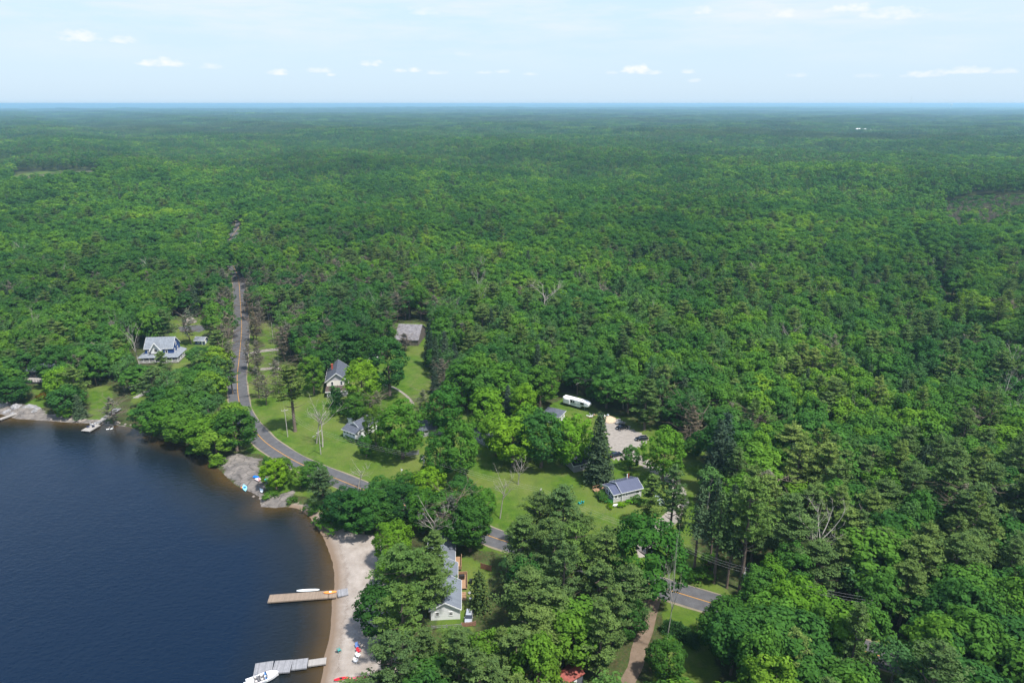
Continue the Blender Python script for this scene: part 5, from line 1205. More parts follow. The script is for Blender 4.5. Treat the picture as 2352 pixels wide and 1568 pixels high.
# ---- docks --------------------------------------------------------------------------------------------------------
def dock(name, secs, label, z=.28):
    """secs: list of (px0,py0,px1,py1,width,material): centre line of each section"""
    A = G(secs[0][0], secs[0][1], 0); Bv = G(secs[-1][2], secs[-1][3], 0); d0 = Bv - A; rz = math.atan2(d0.y, d0.x)
    e = empty(name, (A.x, A.y, 0), rz, label, 'dock'); inv = Matrix.Rotation(-rz, 3, 'Z')
    for i, (x0, y0, x1, y1, w, m) in enumerate(secs):
        a = inv @ (G(x0, y0) - A); b = inv @ (G(x1, y1) - A); L_ = (b - a).length; an = math.atan2(b.y - a.y, b.x - a.x)
        v = MB(); v.box((.03, -w / 2, -.16), (L_ - .03, w / 2, 0)); s_ = v.build('dock_section', m, e); s_.location = (a.x, a.y, z - i * .003); s_.rotation_euler = (0, 0, an)
        for ya, yb in ((-w / 2 - .08, -w / 2 - .004), (w / 2 + .004, w / 2 + .08)): v = MB(); v.box((.03, ya, -.3), (L_ - .03, yb, .02)); v.build('side_board', m, s_)
        for q in (.5, L_ - .5):
            for y in (-w / 2 + .3, w / 2 - .3): v = MB(); v.tube([(q, y, -2.2), (q, y, -.165)], [.07, .07], 6); v.build('dock_post', M_METAL, s_)
    return e
dk = dock('plank_dock', [(617, 1376, 755, 1366, 2.5, M_PLANK), (755.6, 1366, 774.5, 1364.5, 2.45, M_PLANK), (775, 1364, 800, 1359, 2.3, M_PLANKG)], 'long tan plank dock reaching out from the middle of the beach')
dk2 = dock('grey_dock', [(584, 1539.5, 627, 1533, 3.3, M_PLANKG), (628, 1533, 670, 1530, 3.2, M_PLANKG), (671, 1528, 707, 1523.5, 2.6, M_PLANKG), (708, 1524, 750, 1518, 1.6, M_PLANKP)], 'weathered grey sectional dock at the bottom of the beach')
dk3 = dock('pale_dock', [(196, 991, 222, 976, 3.4, M_PLANKP), (219, 976, 240, 962, 1.7, M_PLANKP)], 'pale dock with chairs below the wooden steps on the left shore')
dk4 = dock('narrow_dock', [(-60, 980, -2, 964, 1.4, M_PLANKP), (-1.5, 964, 38, 950, 1.4, M_PLANKP)], 'narrow pale dock at the left edge of the photo')
h, L = site('shore_steps', (231, 962), (247, 962), 'grey wooden steps and landing leading up from the pale dock', 'steps')
for i, (y0, y1, z) in enumerate(((0, 1.1, .15), (1.5, 2.6, .35), (3.0, 4.1, .55), (4.5, 8.0, .75))): v = MB(); v.box((i * .3, y0, z - .15), (2.6 + i * .35, y1, z)); v.build('step' if i < 3 else 'landing', M_PLANKG, h)
# ---- watercraft -----------------------------------------------------------------------------------------------------
def matc(name, c, rough=.35): return mat_simple(name, c, rough, .08, 2, .5)
def hull_secs(L_, W_, H_, bow=1.0, n=11, open_=True):
    out = []
    for i in range(n):
        t_ = i / (n - 1); s_ = (math.sin(min(1, t_ * 1.6 + .02) * math.pi / 2) if bow == 1 else 1) * (1 - max(0, (t_ - .45) / .55) ** 2.2) ** .75 if bow == 1 else max(.05, math.sin(t_ * math.pi)) ** .65
        w_ = max(.02, W_ / 2 * s_); x = (t_ - .5) * L_; ri = .25 * H_ * (abs(t_ - .5) * 2) ** 3
        out.append([(x, -w_, H_ + ri), (x, -w_ * .8, H_ * .35 + ri * .5), (x, 0, ri * .5), (x, w_ * .8, H_ * .35 + ri * .5), (x, w_, H_ + ri), (x, w_ * .85, H_ * .96 + ri), (x, 0, H_ * 1.02 + ri), (x, -w_ * .85, H_ * .96 + ri)])
    return out
def kayak(name, pa, pb, W_, m, label, cat, z=0.05, H_=.3, seat=M_BLACKP):
    A, B_ = G(*pa), G(*pb); d = B_ - A; c_ = (A + B_) / 2; zz = max(float(gz(c_.x, c_.y)), WATER_Z) + z
    e = empty(name, (c_.x, c_.y, zz), math.atan2(d.y, d.x), label, cat); v = MB(); v.loft(hull_secs(d.length, W_, H_, 0)); v.build('hull', m, e, True)
    if seat:
        v = MB(); v.loft([[(math.cos(a) * r_ * d.length * .13, math.sin(a) * r_ * W_ * .33, z_) for a in [k * .628 for k in range(10)]] for z_, r_ in ((H_ * .9, .9), (H_ * 1.04 + .03, 1.0))]); v.build('cockpit', seat, e)
        v = MB(); v.box((-d.length * .1, -W_ * .25, H_ * 1.02), (-d.length * .06, W_ * .25, H_ * 1.5)); v.build('seat_back', M_BLACKP, e)
    return e
def board(pa, pb, W_, m, label, z=.06, pad=None):
    A, B_ = G(*pa), G(*pb); d = B_ - A; c_ = (A + B_) / 2; zz = max(float(gz(c_.x, c_.y)), WATER_Z) + z; Lb = d.length
    e = empty('paddle_board', (c_.x, c_.y, zz), math.atan2(d.y, d.x), label, 'paddle board'); ring_ = []
    for i in range(24): a = i * 6.2832 / 24; ring_.append((math.cos(a) * Lb / 2, math.copysign(abs(math.sin(a)) ** .8, math.sin(a)) * W_ / 2))
    v = MB(); v.loft([[(x * s_, y * s_, z_) for x, y in ring_] for z_, s_ in ((0, .93), (.05, 1), (.11, .98))]); v.build('board', m, e, bevel=.02)
    v = MB(); v.loft([[(x * .45 - Lb * .12, y * .8, z_) for x, y in ring_] for z_ in (.114, .125)]); v.build('deck_pad', pad or M_WHITE, e)
    v = MB(); v.box((-Lb * .45, -.01, -.15), (-Lb * .38, .01, 0)); v.build('fin', M_BLACKP, e); return e
M_BLUEK = matc('blue_kayak_plastic', (.0, .15, .62)); M_TURQ = matc('turquoise_plastic', (.02, .42, .5)); M_RED = matc('red_kayak_plastic', (.72, .015, .03)); M_ORANGE = matc('orange_kayak_plastic', (.85, .28, .05)); M_SKY = matc('light_blue_board', (.25, .6, .8))
kayak('kayak', (629, 1147.5), (663, 1133), .75, M_BLUEK, 'bright blue kayak lying on the rocks beside the small cove', 'kayak')
kayak('kayak', (767, 1563), (800, 1557), .8, M_RED, 'bright red kayak on the sand at the bottom of the beach', 'kayak')
e = kayak('kayak', (744, 1364.5), (773, 1362), .9, M_ORANGE, 'orange and white kayak lying on the plank dock', 'kayak', z=.0, seat=M_WHITE)
e.location.z = .30
e = kayak('kayak', (560, 1111), (564, 1125.5), 1.3, M_SKY, 'light blue inflatable kayak floating beside the granite rocks', 'kayak', z=-.03, seat=M_BLUEK)
board((598.5, 1114), (602, 1131), .95, matc('white_board', (.72, .82, .85)), 'white paddle board leaning on the granite rocks', z=.25)
board((680, 1352.5), (734, 1350), .8, matc('pale_board', (.7, .76, .8)), 'pale paddle board moored behind the plank dock', z=-.02)
v = MB(); v.loft([[(math.cos(a) * r_, math.sin(a) * r_, z_) for a in [k * .785 for k in range(8)]] for z_, r_ in ((-.1, .15), (.1, .28), (.3, .15))]); o = v.build('buoy', M_ORANGE, None, True); p = G(554.8, 1117); o.location = (p.x, p.y, WATER_Z); tag(o, 'small orange float on the water beside the light blue kayak', 'buoy')
# overturned canoe and its rack
A, B_ = G(795, 1568), G(848, 1560); d = B_ - A; c_ = (A + B_) / 2
e = empty('canoe', (c_.x, c_.y, .75), math.atan2(d.y, d.x), 'faded red canoe turned upside down at the bottom of the beach', 'canoe')
v = MB(); v.loft([[(x, y, .42 - z * .9) for x, y, z in s_] for s_ in hull_secs(d.length, .95, .45, 0)]); v.build('hull', matc('faded_red_canoe', (.62, .14, .17)), e, True); v = MB(); v.box((-d.length * .42, -.44, -.03), (d.length * .42, -.40, .04)).box((-d.length * .42, .40, -.03), (d.length * .42, .44, .04)); v.build('gunwale', M_WHITE, e)
e = empty('canoe_rack', (c_.x, c_.y, 0), math.atan2(d.y, d.x), 'low wooden rack carrying the faded red canoe', 'rack')
for x in (-1.8, 1.8): v = MB(); v.box((x - .05, -.6, .6), (x + .05, .6, .7)).box((x - .05, -.55, -.1), (x + .05, -.45, .597)).box((x - .05, .45, -.1), (x + .05, .55, .597)); v.build('trestle', M_WOODN, e)
# motor boat
A, B_ = G(566, 1571), G(640, 1545); d = B_ - A; c_ = (A + B_) / 2
e = empty('motor_boat', (c_.x, c_.y, WATER_Z - .1), math.atan2(d.y, d.x), 'white bowrider motor boat moored at the grey dock', 'boat'); Lb = d.length
def bsec(t_, zo=0.0, k_=1.0):
    s_ = .96 if t_ < .55 else max(.03, (1 - ((t_ - .55) / .45) ** 2.1) ** .8); w_ = 1.25 * s_ * k_; x = (t_ - .5) * Lb; sh = .9 + .25 * t_ * t_; return x, w_, sh
secs = []
for i in range(15):
    x, w_, sh = bsec(i / 14); secs.append([(x, -w_, sh), (x, -w_ * .88, .35), (x, 0, .0 + .3 * max(0, i / 14 - .7)), (x, w_ * .88, .35), (x, w_, sh), (x, w_ * .82, sh + .03), (x, w_ * .8, sh - .12), (x, -w_ * .8, sh - .12), (x, -w_ * .82, sh + .03)])
v = MB(); v.loft(secs); M_BOAT = mat_simple('white_gelcoat', (.8, .8, .82), .2, .04, 1, .6); v.build('hull', M_BOAT, e, False, .02)
v = MB(); v.box((-Lb * .5 - .5, -1.0, .25), (-Lb * .5 - .003, 1.0, .4)); v.build('swim_platform', M_BOAT, e)
v = MB(); v.box((-Lb * .48, -.98, .84), (-Lb * .27, .98, 1.12)); v.build('engine_cover', M_BOAT, e, bevel=.08)
M_SEAT = mat_simple('beige_grey_vinyl', (.5, .48, .46), .5, .3, 4); M_FLOORB = mat_simple('dark_boat_carpet', (.09, .09, .1), .9, .2, 5)
v = MB(); v.box((-Lb * .26, -.9, .84), (Lb * .12, .9, .86)); v.box((Lb * .15, -.72, .85), (Lb * .33, .72, .87)); v.build('cockpit_floor', M_FLOORB, e)
for x, y in ((-Lb * .2, -.6), (-Lb * .2, .6), (-Lb * .02, -.55), (-Lb * .02, .55)): v = MB(); v.box((x - .25, y - .25, .87), (x + .25, y + .25, 1.15)).box((x - .33, y - .25, .87), (x - .253, y + .25, 1.5)); v.build('seat', M_SEAT, e, bevel=.05)
for y in (-.55, .55): v = MB(); v.box((Lb * .17, y - .2, .875), (Lb * .32, y + .2, 1.1)); v.build('bow_seat', M_SEAT, e, bevel=.05)
for y in (-.62, .62): v = MB(); v.box((Lb * .08, y - .3, .87), (Lb * .13, y + .3, 1.25)); v.build('console', matc('blue_console', (.05, .2, .5)), e)
v = MB(); v.quad([(Lb * .10, -1.0, 1.75), (Lb * .14, -1.05, 1.2), (Lb * .17, -.15, 1.2), (Lb * .13, -.15, 1.75)], .03); v.quad([(Lb * .13, .15, 1.75), (Lb * .17, .15, 1.2), (Lb * .14, 1.05, 1.2), (Lb * .10, 1.0, 1.75)], .03); v.build('windscreen', M_GLASS, e)
v = MB(); v.tube([(-Lb * .1, -1.1, 1.05), (-Lb * .14, -1.05, 2.1), (-Lb * .14, 1.05, 2.1), (-Lb * .1, 1.1, 1.05)], [.05] * 4, 6); v.build('wake_tower', M_METAL, e)
# ---- chairs --------------------------------------------------------------------------------------------------------------
def chair(loc, rz, m, label, group=None):
    e = empty('garden_chair', loc, rz, label, 'chair', group); v = MB(); v.quad([(-.3, -.32, .38), (.3, -.32, .38), (.3, .25, .3), (-.3, .25, .3)], .05); v.build('seat', m, e)
    v = MB(); v.quad([(-.3, .23, .36), (.3, .23, .36), (.33, .55, 1.05), (-.33, .55, 1.05)], .06); v.build('backrest', m, e)
    for s_ in (-1, 1):
        v = MB(); v.box((s_ * .36 - .06, -.38, .55), (s_ * .36 + .06, .35, .6)); v.build('armrest', m, e)
        for y in (-.34, .3): v = MB(); v.box((s_ * .36 - .04, y - .04, 0), (s_ * .36 + .04, y + .04, .547)); v.build('leg', m, e)
    return e
def gp(px, py, z=None): p = G(px, py); return (p.x, p.y, (max(float(gz(p.x, p.y)), 0 if z is None else -9) + (z or 0)) if z is None else z)
M_TEAL = matc('teal_chair_plastic', (.04, .28, .26)); M_BLUEC = matc('blue_grey_canvas', (.12, .2, .42)); M_REDC = matc('red_canvas', (.45, .03, .05)); M_WHC = matc('white_chair_plastic', (.78, .79, .8)); M_NAVC = matc('navy_chair', (.04, .05, .12))
chair(gp(779, 1495), 2.2, M_TEAL, 'teal chair standing alone on the beach'); chair(gp(821, 1486), .6, M_BLUEC, 'blue grey canvas chair at the top of the beach chair row'); chair(gp(824, 1497), .9, M_REDC, 'red canvas chair below the blue grey one on the beach')
chair(gp(823, 1508), 1.1, M_WHC, 'white chair, middle of the beach chair row'); chair(gp(818, 1520), 1.3, M_WHC, 'white chair at the lower end of the beach chair row')
for i, (px, py, m_) in enumerate(((203, 983, M_NAVC), (211, 978, M_WHC), (215, 982, M_NAVC), (221, 975, M_WHC))):
    chair(gp(px, py, .285), 2.6 + i * .5, m_, ['navy chair at the outer left of the pale dock', 'white chair at the back of the pale dock', 'navy chair at the front of the pale dock', 'white chair nearest the gangway of the pale dock'][i])
for i, (px, py) in enumerate(((1331, 1158), (1338, 1155))): chair(gp(px, py), 2.4 + i * .6, matc('cyan_chair', (.0, .45, .55)), ['turquoise lawn chair left of the pair in front of the cottage', 'turquoise lawn chair right of the pair in front of the cottage'][i])
# bathers' towels and people on the granite
def on_rock(px, py):
    p = G(px, py); i = int(np.argmin(abs(ay - p.y))); j = int(np.argmin(abs(ax - p.x))); return p.x, p.y, float(GZ[i, j]) + .12
def towel(px, py, w_, l_, rz, m, label):
    v = MB()
    for i in range(6): v.box((-w_ / 2, -l_ / 2 + i * l_ / 6, .02 + .03 * (i % 2)), (w_ / 2, -l_ / 2 + (i + 1) * l_ / 6 - .002, .05 + .03 * (i % 2)))
    o = v.build('towel', m, None); o.location = on_rock(px, py); o.location.z += .12; o.rotation_euler = (0, 0, rz); tag(o, label, 'towel')
towel(589, 1103, 1.1, 1.9, 1.2, M_BLUEK, 'blue towel spread on the granite rocks'); towel(594, 1108, 1.3, 2.0, .9, mat_simple('pink_white_towel', (.75, .6, .64), .9, .25, 6), 'pink and white towel on the granite rocks'); towel(611, 1108, 1.5, 1.6, .3, M_TURQ, 'turquoise towel beside the yellow green tree')
def person(px, py, rz, top, hair, label):
    x, y, z = on_rock(px, py); e = empty('person', (x, y, z + .1), rz, label, 'person')
    pts = [((0, 0, .12), .15), ((0, .05, .32), .14), ((0, .08, .52), .17), ((0, .08, .62), .06), ((0, .06, .74), .10),            # 0 pelvis,1 waist,2 chest,3 neck,4 head
           ((.1, -.05, .12), .1), ((.14, -.42, .42), .07), ((.14, -.62, .08), .045), ((.14, -.78, .06), .035), ((-.1, -.05, .12), .1), ((-.16, -.45, .12), .07), ((-.18, -.86, .08), .045), ((-.18, -1.0, .1), .035),
           ((.2, .08, .55), .06), ((.3, .2, .32), .042), ((.32, .34, .1), .03), ((-.2, .08, .55), .06), ((-.3, .2, .32), .042), ((-.32, .34, .1), .03)]
    ed = [(0, 1), (1, 2), (2, 3), (3, 4), (0, 5), (5, 6), (6, 7), (7, 8), (0, 9), (9, 10), (10, 11), (11, 12), (2, 13), (13, 14), (14, 15), (2, 16), (16, 17), (17, 18)]
    me = bpy.data.meshes.new('body'); me.from_pydata([p for p, _ in pts], ed, []); o = link_mesh('body', me, mat_simple('skin', (.5, .3, .22), .6, .1, 4), e)
    sk = o.modifiers.new('skin', 'SKIN'); o.modifiers.new('sub', 'SUBSURF').levels = 1
    for i, (p, r_) in enumerate(pts): me.skin_vertices[0].data[i].radius = (r_, r_)
    me.skin_vertices[0].data[0].use_root = True
    v = MB(); v.loft([[(math.cos(a) * rx, .06 + math.sin(a) * ry, z_) for a in [k * .628 for k in range(10)]] for z_, rx, ry in ((.1, .21, .18), (.32, .17, .16), (.5, .21, .19), (.58, .16, .13))]); v.build('clothing', top, e, True)
    v = MB(); v.loft([[(math.cos(a) * rx, .09 + math.sin(a) * rx, z_) for a in [k * .628 for k in range(10)]] for z_, rx in ((.66, .1), (.76, .125), (.84, .1), (.88, .03))]); v.build('hair', hair, e, True)
person(596, 1110, .5, matc('pink_swimwear', (.7, .35, .42)), mat_simple('brown_hair', (.06, .035, .02), .7), 'person in pink sitting on the pink and white towel, legs stretched out')
person(606, 1112, -.5, matc('purple_swimwear', (.08, .03, .25)), mat_simple('dark_hair', (.02, .014, .01), .7), 'person in purple sitting beside the turquoise towel')
# ---- swans ---------------------------------------------------------------------------------------------------------------
for i, (px, py) in enumerate(((247, 984), (256, 983))):
    p = G(px, py); e = empty('swan', (p.x, p.y, WATER_Z), .4 + .5 * i, ['white swan, left of the pair floating by the pale dock', 'white swan, right of the pair floating by the pale dock'][i], 'swan')
    v = MB(); secs = []
    for x, w_, h_ in ((-.55, .03, .32), (-.4, .16, .26), (-.1, .26, .3), (.2, .24, .27), (.42, .12, .22), (.5, .05, .2)): secs.append([(x, w_ * math.cos(a), .05 + h_ * .5 + h_ * .5 * math.sin(a)) for a in [k * .785 for k in range(8)]])
    v.loft(secs); v.tube([(.4, 0, .2), (.55, 0, .45), (.48, 0, .7), (.55, 0, .85), (.72, 0, .82)], [.09, .06, .05, .07, .03], 8); v.build('body', M_WHC, e, True); v = MB(); v.tube([(.73, 0, .81), (.84, 0, .78)], [.03, .012], 6); v.build('beak', M_ORANGE, e)
    for s_ in (-1, 1): v = MB(); v.loft([[(x, s_ * (.2 + .07 * math.cos(a)), .22 + w_ * math.sin(a)) for a in [k * .785 for k in range(8)]] for x, w_ in ((-.5, .03), (-.2, .14), (.15, .12), (.28, .03))]); v.build('wing', M_WHC, e, True)
# ---- cars ----------------------------------------------------------------------------------------------------------------
def car(px, py, ang, m, label, kind='sedan', Lc=4.7, Wc=1.8, Hc=1.45):
    p = G(px, py); e = empty('parked_car', (p.x, p.y, .04), ang, label, 'car'); h2 = Wc / 2
    prof = [(-.5, .55, .72), (-.47, .35, .92), (-.3, .3, .98), (0, .3, .98), (.2, .3, .97), (.38, .3, .88), (.47, .32, .76), (.5, .42, .62)] if kind == 'sedan' else [(-.5, .5, .9), (-.48, .32, 1.0), (-.2, .3, 1.0), (.1, .3, .99), (.25, .3, .95), (.4, .3, .86), (.48, .34, .72), (.5, .45, .6)]
    secs = []
    for x, zl, zh in prof:
        w_ = h2 * (1 - 2.2 * max(0, abs(x) - .36) ** 1.2); secs.append([(x * Lc, -w_ * .9, zl), (x * Lc, -w_, (zl + zh) / 2), (x * Lc, -w_ * .93, zh - .03), (x * Lc, -w_ * .7, zh), (x * Lc, w_ * .7, zh), (x * Lc, w_ * .93, zh - .03), (x * Lc, w_, (zl + zh) / 2), (x * Lc, w_ * .9, zl)])
    v = MB(); v.loft(secs); v.build('body', m, e, bevel=.04)
    xr, xf, x0, x1 = (-.26, .10, -.42, .26) if kind == 'sedan' else (-.40, .06, -.485, .24)
    def ring2(k_, z, a, b): return [(a * Lc, -h2 * k_, z), (b * Lc, -h2 * k_, z), (b * Lc, h2 * k_, z), (a * Lc, h2 * k_, z)]
    v = MB(); v.loft([ring2(.9, .95, x0, x1), ring2(.74, Hc - .05, xr, xf)]); v.build('windows', M_GLASS, e, bevel=.03)
    v = MB(); v.loft([ring2(.76, Hc - .047, xr - .01, xf + .01), ring2(.68, Hc + .01, xr + .02, xf - .02)]); v.build('roof', m, e, bevel=.03)
    for sx in (-.31, .31):
        for s_ in (-1, 1): v = MB(); v.tube([(sx * Lc, s_ * (h2 - .2), .33), (sx * Lc, s_ * (h2 + .01), .33)], [.33, .33], 14); w_ = v.build('wheel', M_BLACKP, e); v = MB(); v.tube([(sx * Lc, s_ * (h2 + .012), .33), (sx * Lc, s_ * (h2 + .03), .33)], [.2, .2], 10); v.build('rim', M_METAL, w_)
    for s_ in (-1, 1):
        v = MB(); v.box((.468 * Lc, s_ * h2 * .62 - .16, .6), (.497 * Lc, s_ * h2 * .62 + .16, .74)); v.build('headlight', M_WHC, e)
        v = MB(); v.box((-.503 * Lc, s_ * h2 * .62 - .16, .66), (-.47 * Lc, s_ * h2 * .62 + .16, .82)); v.build('tail_light', matc('red_lamp_lens', (.5, .01, .01)), e)
        v = MB(); v.box((.14 * Lc, s_ * (h2 + .08) - .08, .95), (.17 * Lc, s_ * (h2 + .08) + .08, 1.08)); v.build('side_mirror', m, e)
M_CARB = mat_simple('black_car_paint', (.006, .008, .014), .12, .1, 1, .8); M_CARN = mat_simple('midnight_blue_car_paint', (.008, .012, .035), .12, .1, 1, .8); M_CARS = mat_simple('silver_car_paint', (.55, .57, .6), .25, .05, 1, .6, .5)
car(1428, 984, R(198), M_CARB, 'black car at the back of the gravel area beside the small trailer', Lc=4.6)
car(1473, 1010, R(190), M_CARB, 'black hatchback parked on the right side of the gravel area', 'hatch', Lc=4.6)
car(1414, 1047, R(208) + math.pi, M_CARN, 'dark blue sedan parked at the lower edge of the gravel area, tail to the viewer')
car(1077, 1421, R(268), M_CARS, 'silver car parked beside the silver roofed house', 'hatch', Lc=4.4)
# small trailer, sand pile, scrap
e = empty('utility_trailer', gp(1421, 973), R(20), 'small white utility trailer with open rails by the sand pile', 'trailer')
v = MB(); v.box((-1.2, -.7, .45), (1.2, .7, .6)); v.build('bed', M_METAL, e)
v = MB()
for x in (-1.15, -.6, 0, .6, 1.15):
    for y in (-.68, .68): v.box((x - .04, y - .04, .603), (x + .04, y + .04, 1.3))
v.box((-1.2, -.72, 1.303), (1.2, -.64, 1.38)).box((-1.2, .64, 1.303), (1.2, .72, 1.38)); v.build('rails', M_WHC, e); v = MB(); v.bar((1.2, 0, .5), (2.3, 0, .45), .05); v.build('drawbar', M_BLACKP, e)
for s_ in (-1, 1): v = MB(); v.tube([(0, s_ * .72, .32), (0, s_ * .9, .32)], [.32, .32], 12); v.build('wheel', M_BLACKP, e)
def heap(px, py, r_, h_, m, name, label, cat, seed):
    rn = random.Random(seed); p = G(px, py); v = MB(); n = 14; rings = []
    for z_, s_ in ((-.1, 1.0), (.25, .82), (.55, .55), (.85, .28), (1.0, .08)): rings.append([(math.cos(i * 6.283 / n) * r_ * s_ * rn.uniform(.85, 1.12), math.sin(i * 6.283 / n) * r_ * s_ * rn.uniform(.85, 1.12), z_ * h_ * rn.uniform(.93, 1.05)) for i in range(n)])
    v.loft(rings); o = v.build(name, m, None, True); o.location = (p.x, p.y, 0); tag(o, label, cat)
heap(1400, 964, 3.2, 1.5, mat_simple('tan_sand', (.52, .4, .28), .95, .2, 3), 'sand_pile', 'tan sand pile at the top left of the gravel area', 'sand pile', 3)
for i, (px, py) in enumerate(((1388, 955), (1396, 953))): heap(px, py, .6, .6, M_WHC, 'pale_boulder', ['pale boulder left of the sand pile', 'pale boulder behind the sand pile'][i], 'boulder', 20 + i)
e = empty('scrap_heap', gp(1360, 957), .4, 'heap of boards and white scrap behind the great spruce', 'scrap heap'); rn = random.Random(5)
for i in range(9): v = MB(); v.box((-rn.uniform(.6, 1.6), -.12, 0), (rn.uniform(.6, 1.6), .12, .1)); o = v.build('board', [M_WHC, M_PLANKG, M_WOODN][i % 3], e); o.location = (rn.uniform(-1.2, 1.2), rn.uniform(-1, 1), .12 * i); o.rotation_euler = (rn.uniform(-.15, .15), rn.uniform(-.15, .15), rn.uniform(0, 3))
# ---- fifth wheel camper ----------------------------------------------------------------------------------------------------
A, B_ = G(1296, 927), G(1356, 944); d = B_ - A
e = empty('camper_trailer', (A.x, A.y, .05), math.atan2(d.y, d.x), 'large white fifth wheel camper trailer parked at the edge of the woods', 'camper'); Lt = d.length
v = MB(); secs = []
for x, zl, zh, w_ in ((0, .9, 3.5, 1.22), (Lt * .68, .9, 3.6, 1.25), (Lt * .70, 1.7, 3.6, 1.25), (Lt * .85, 1.75, 3.55, 1.24), (Lt * .94, 1.9, 3.3, 1.15), (Lt * .985, 2.15, 2.95, .95)): secs.append([(x, -w_, zl), (x, -w_, zh - .15), (x, -w_ + .15, zh), (x, w_ - .15, zh), (x, w_, zh - .15), (x, w_, zl)])
v.loft(secs); M_RV = mat_simple('white_camper_shell', (.8, .81, .83), .3, .05, 1, .5); v.build('shell', M_RV, e, bevel=.06)
for x, w_, h_, z_ in ((Lt * .33, .6, .7, 2.6), (Lt * .42, .45, .5, 2.6), (Lt * .74, 1.3, .6, 2.75)): window(e, (x, -1.25, z_), (1, 0, 0), (0, -1, 0), w_, h_, M_BLACKP, 0)
window(e, (0, 0, 2.5), (0, 1, 0), (-1, 0, 0), .9, .7, M_BLACKP, 0); door(e, (Lt * .52, -1.25, 1.0), (1, 0, 0), (0, -1, 0), .7, 1.9, M_RV)
v = MB(); v.box((Lt * .05, -1.62, 1.2), (Lt * .27, -1.26, 3.1)); v.build('slide_out', M_RV, e, bevel=.03)
for x in (Lt * .2, Lt * .56): v = MB(); v.box((x, -.35, 3.62), (x + .9, .35, 3.85)); v.build('roof_unit', M_RV, e, bevel=.05)
v = MB(); v.box((Lt * .66, -.3, 3.61), (Lt * .70, .1, 3.7)); v.build('roof_hatch', M_BLACKP, e)
v = MB(); v.tube([(Lt * .3, -1.262, 1.6), (Lt * .5, -1.28, 1.85), (Lt * .62, -1.28, 2.1), (Lt * .8, -1.27, 2.0)], [.05, .06, .05, .03], 4); v.build('side_stripe', M_BLACKP, e)
v = MB(); v.box((.3, -1.1, .55), (Lt * .68, 1.1, .897)); v.build('chassis', M_BLACKP, e)
for x in (Lt * .38, Lt * .47):
    for s_ in (-1, 1): v = MB(); v.tube([(x, s_ * .9, .38), (x, s_ * 1.15, .38)], [.38, .38], 12); v.build('wheel', M_BLACKP, e)
for s_ in (-.6, .6): v = MB(); v.box((Lt * .8, s_ - .06, 0), (Lt * .8 + .12, s_ + .06, 1.72)); v.build('landing_leg', M_METAL, e)
# ---- utility poles and wires --------------------------------------------------------------------------------------------------
M_POLE = mat_simple('weathered_pole', (.42, .39, .35), .9, .25, 2); POLES = []
def pole(px, py, H, label, lamp=0, arm=True, trans=False, dirv=(1, 0)):
    p = G(px, py); z = float(gz(p.x, p.y)); e = empty('utility_pole', (p.x, p.y, z), math.atan2(dirv[1], dirv[0]), label, 'utility pole')
    v = MB(); v.tube([(0, 0, -.3), (0, 0, H)], [.16, .11], 8); v.build('shaft', M_POLE, e)
    if arm:
        v = MB(); v.box((-.07, -1.1, H - .75), (.07, 1.1, H - .6)); v.build('crossarm', M_POLE, e)
        for y in (-1, 0, 1): v = MB(); v.tube([(0, y, H - .597), (0, y, H - .38)], [.06, .04], 6); v.build('insulator', M_WHC, e)
    if trans: v = MB(); v.tube([(0, .38, H - 2.6), (0, .38, H - 1.7)], [.26, .26], 10); v.build('transformer', M_WHC, e)
    if lamp:
        v = MB(); v.tube([(0, 0, H - 1.6), (0, lamp * 1.2, H - 1.1), (0, lamp * 2.2, H - 1.1)], [.05, .045, .04], 6); v.build('lamp_arm', M_METAL, e); v = MB(); v.box((-.14, min(lamp * 2.2, lamp * 3.0), H - 1.2), (.14, max(lamp * 2.2, lamp * 3.0), H - 1.04)); v.build('lamp_head', M_METAL, e)
    POLES.append((Vector((p.x, p.y, z + H)), Vector((-dirv[1], dirv[0], 0)))); return e
pole(620, 723, 12, 'utility pole among the pines right of the straight road', dirv=(.1, -1))
pole(627, 775, 8, 'street lamp pole among the brown pines', 1, False, dirv=(0, -1))
pole(640, 880, 10, 'street lamp pole beside the gravel driveway', -1, True, dirv=(.1, -1))
pole(661, 1003, 11, 'utility pole on the roadside lawn left of the big old pine', dirv=(.4, -.9))
pole(737, 1043, 9, 'street lamp pole in front of the pale leafless trees', -1, True, dirv=(.9, -.45))
pole(975, 1112, 10, 'utility pole with a white transformer on the lawn edge', 0, True, True, dirv=(.93, -.35))
pole(1240, 1196, 10.5, 'utility pole among the trees in front of the lower lawn', dirv=(.93, -.35))
pole(1527, 1318, 11, 'utility pole by the road beside the massive dark maple', dirv=(.93, -.35))
pole(1700, 1395, 11, 'utility pole beside the huge pine at the road', 0, True, True, dirv=(.93, -.35))
pole(1985, 1470, 11, 'utility pole in the woods at the right of the road', dirv=(.93, -.35))
M_WIRE = mat_simple('aluminium_wire', (.3, .3, .3), .5, .1, 1); seq = [POLES[i] for i in (0, 2, 3, 4, 5, 6, 7, 8, 9)]
for k, ((a, na), (b, nb)) in enumerate(zip(seq[:-1], seq[1:])):
    for y in (-1, 0, 1):
        p0 = a + na * y * 1.0 + Vector((0, 0, -.36)); p1 = b + nb * y * 1.0 + Vector((0, 0, -.36)); pts_ = []
        for i in range(11): s_ = i / 10; q = p0.lerp(p1, s_); q.z -= 4 * .9 * s_ * (1 - s_); pts_.append(q)
        v = MB(); v.tube(pts_, [.014] * 11, 3); o = v.build('power_line', M_WIRE, None)
        tag(o, ['left', 'middle', 'right'][y + 1] + ' strand of the power line on span ' + ['among the brown pines', 'beside the gravel driveway', 'past the big old pine', 'over the white cottage lawn', 'past the many stemmed tree', 'over the lower lawn', 'past the roadside spruces', 'over the woods on the right'][k], 'power line', 'overhead power lines')
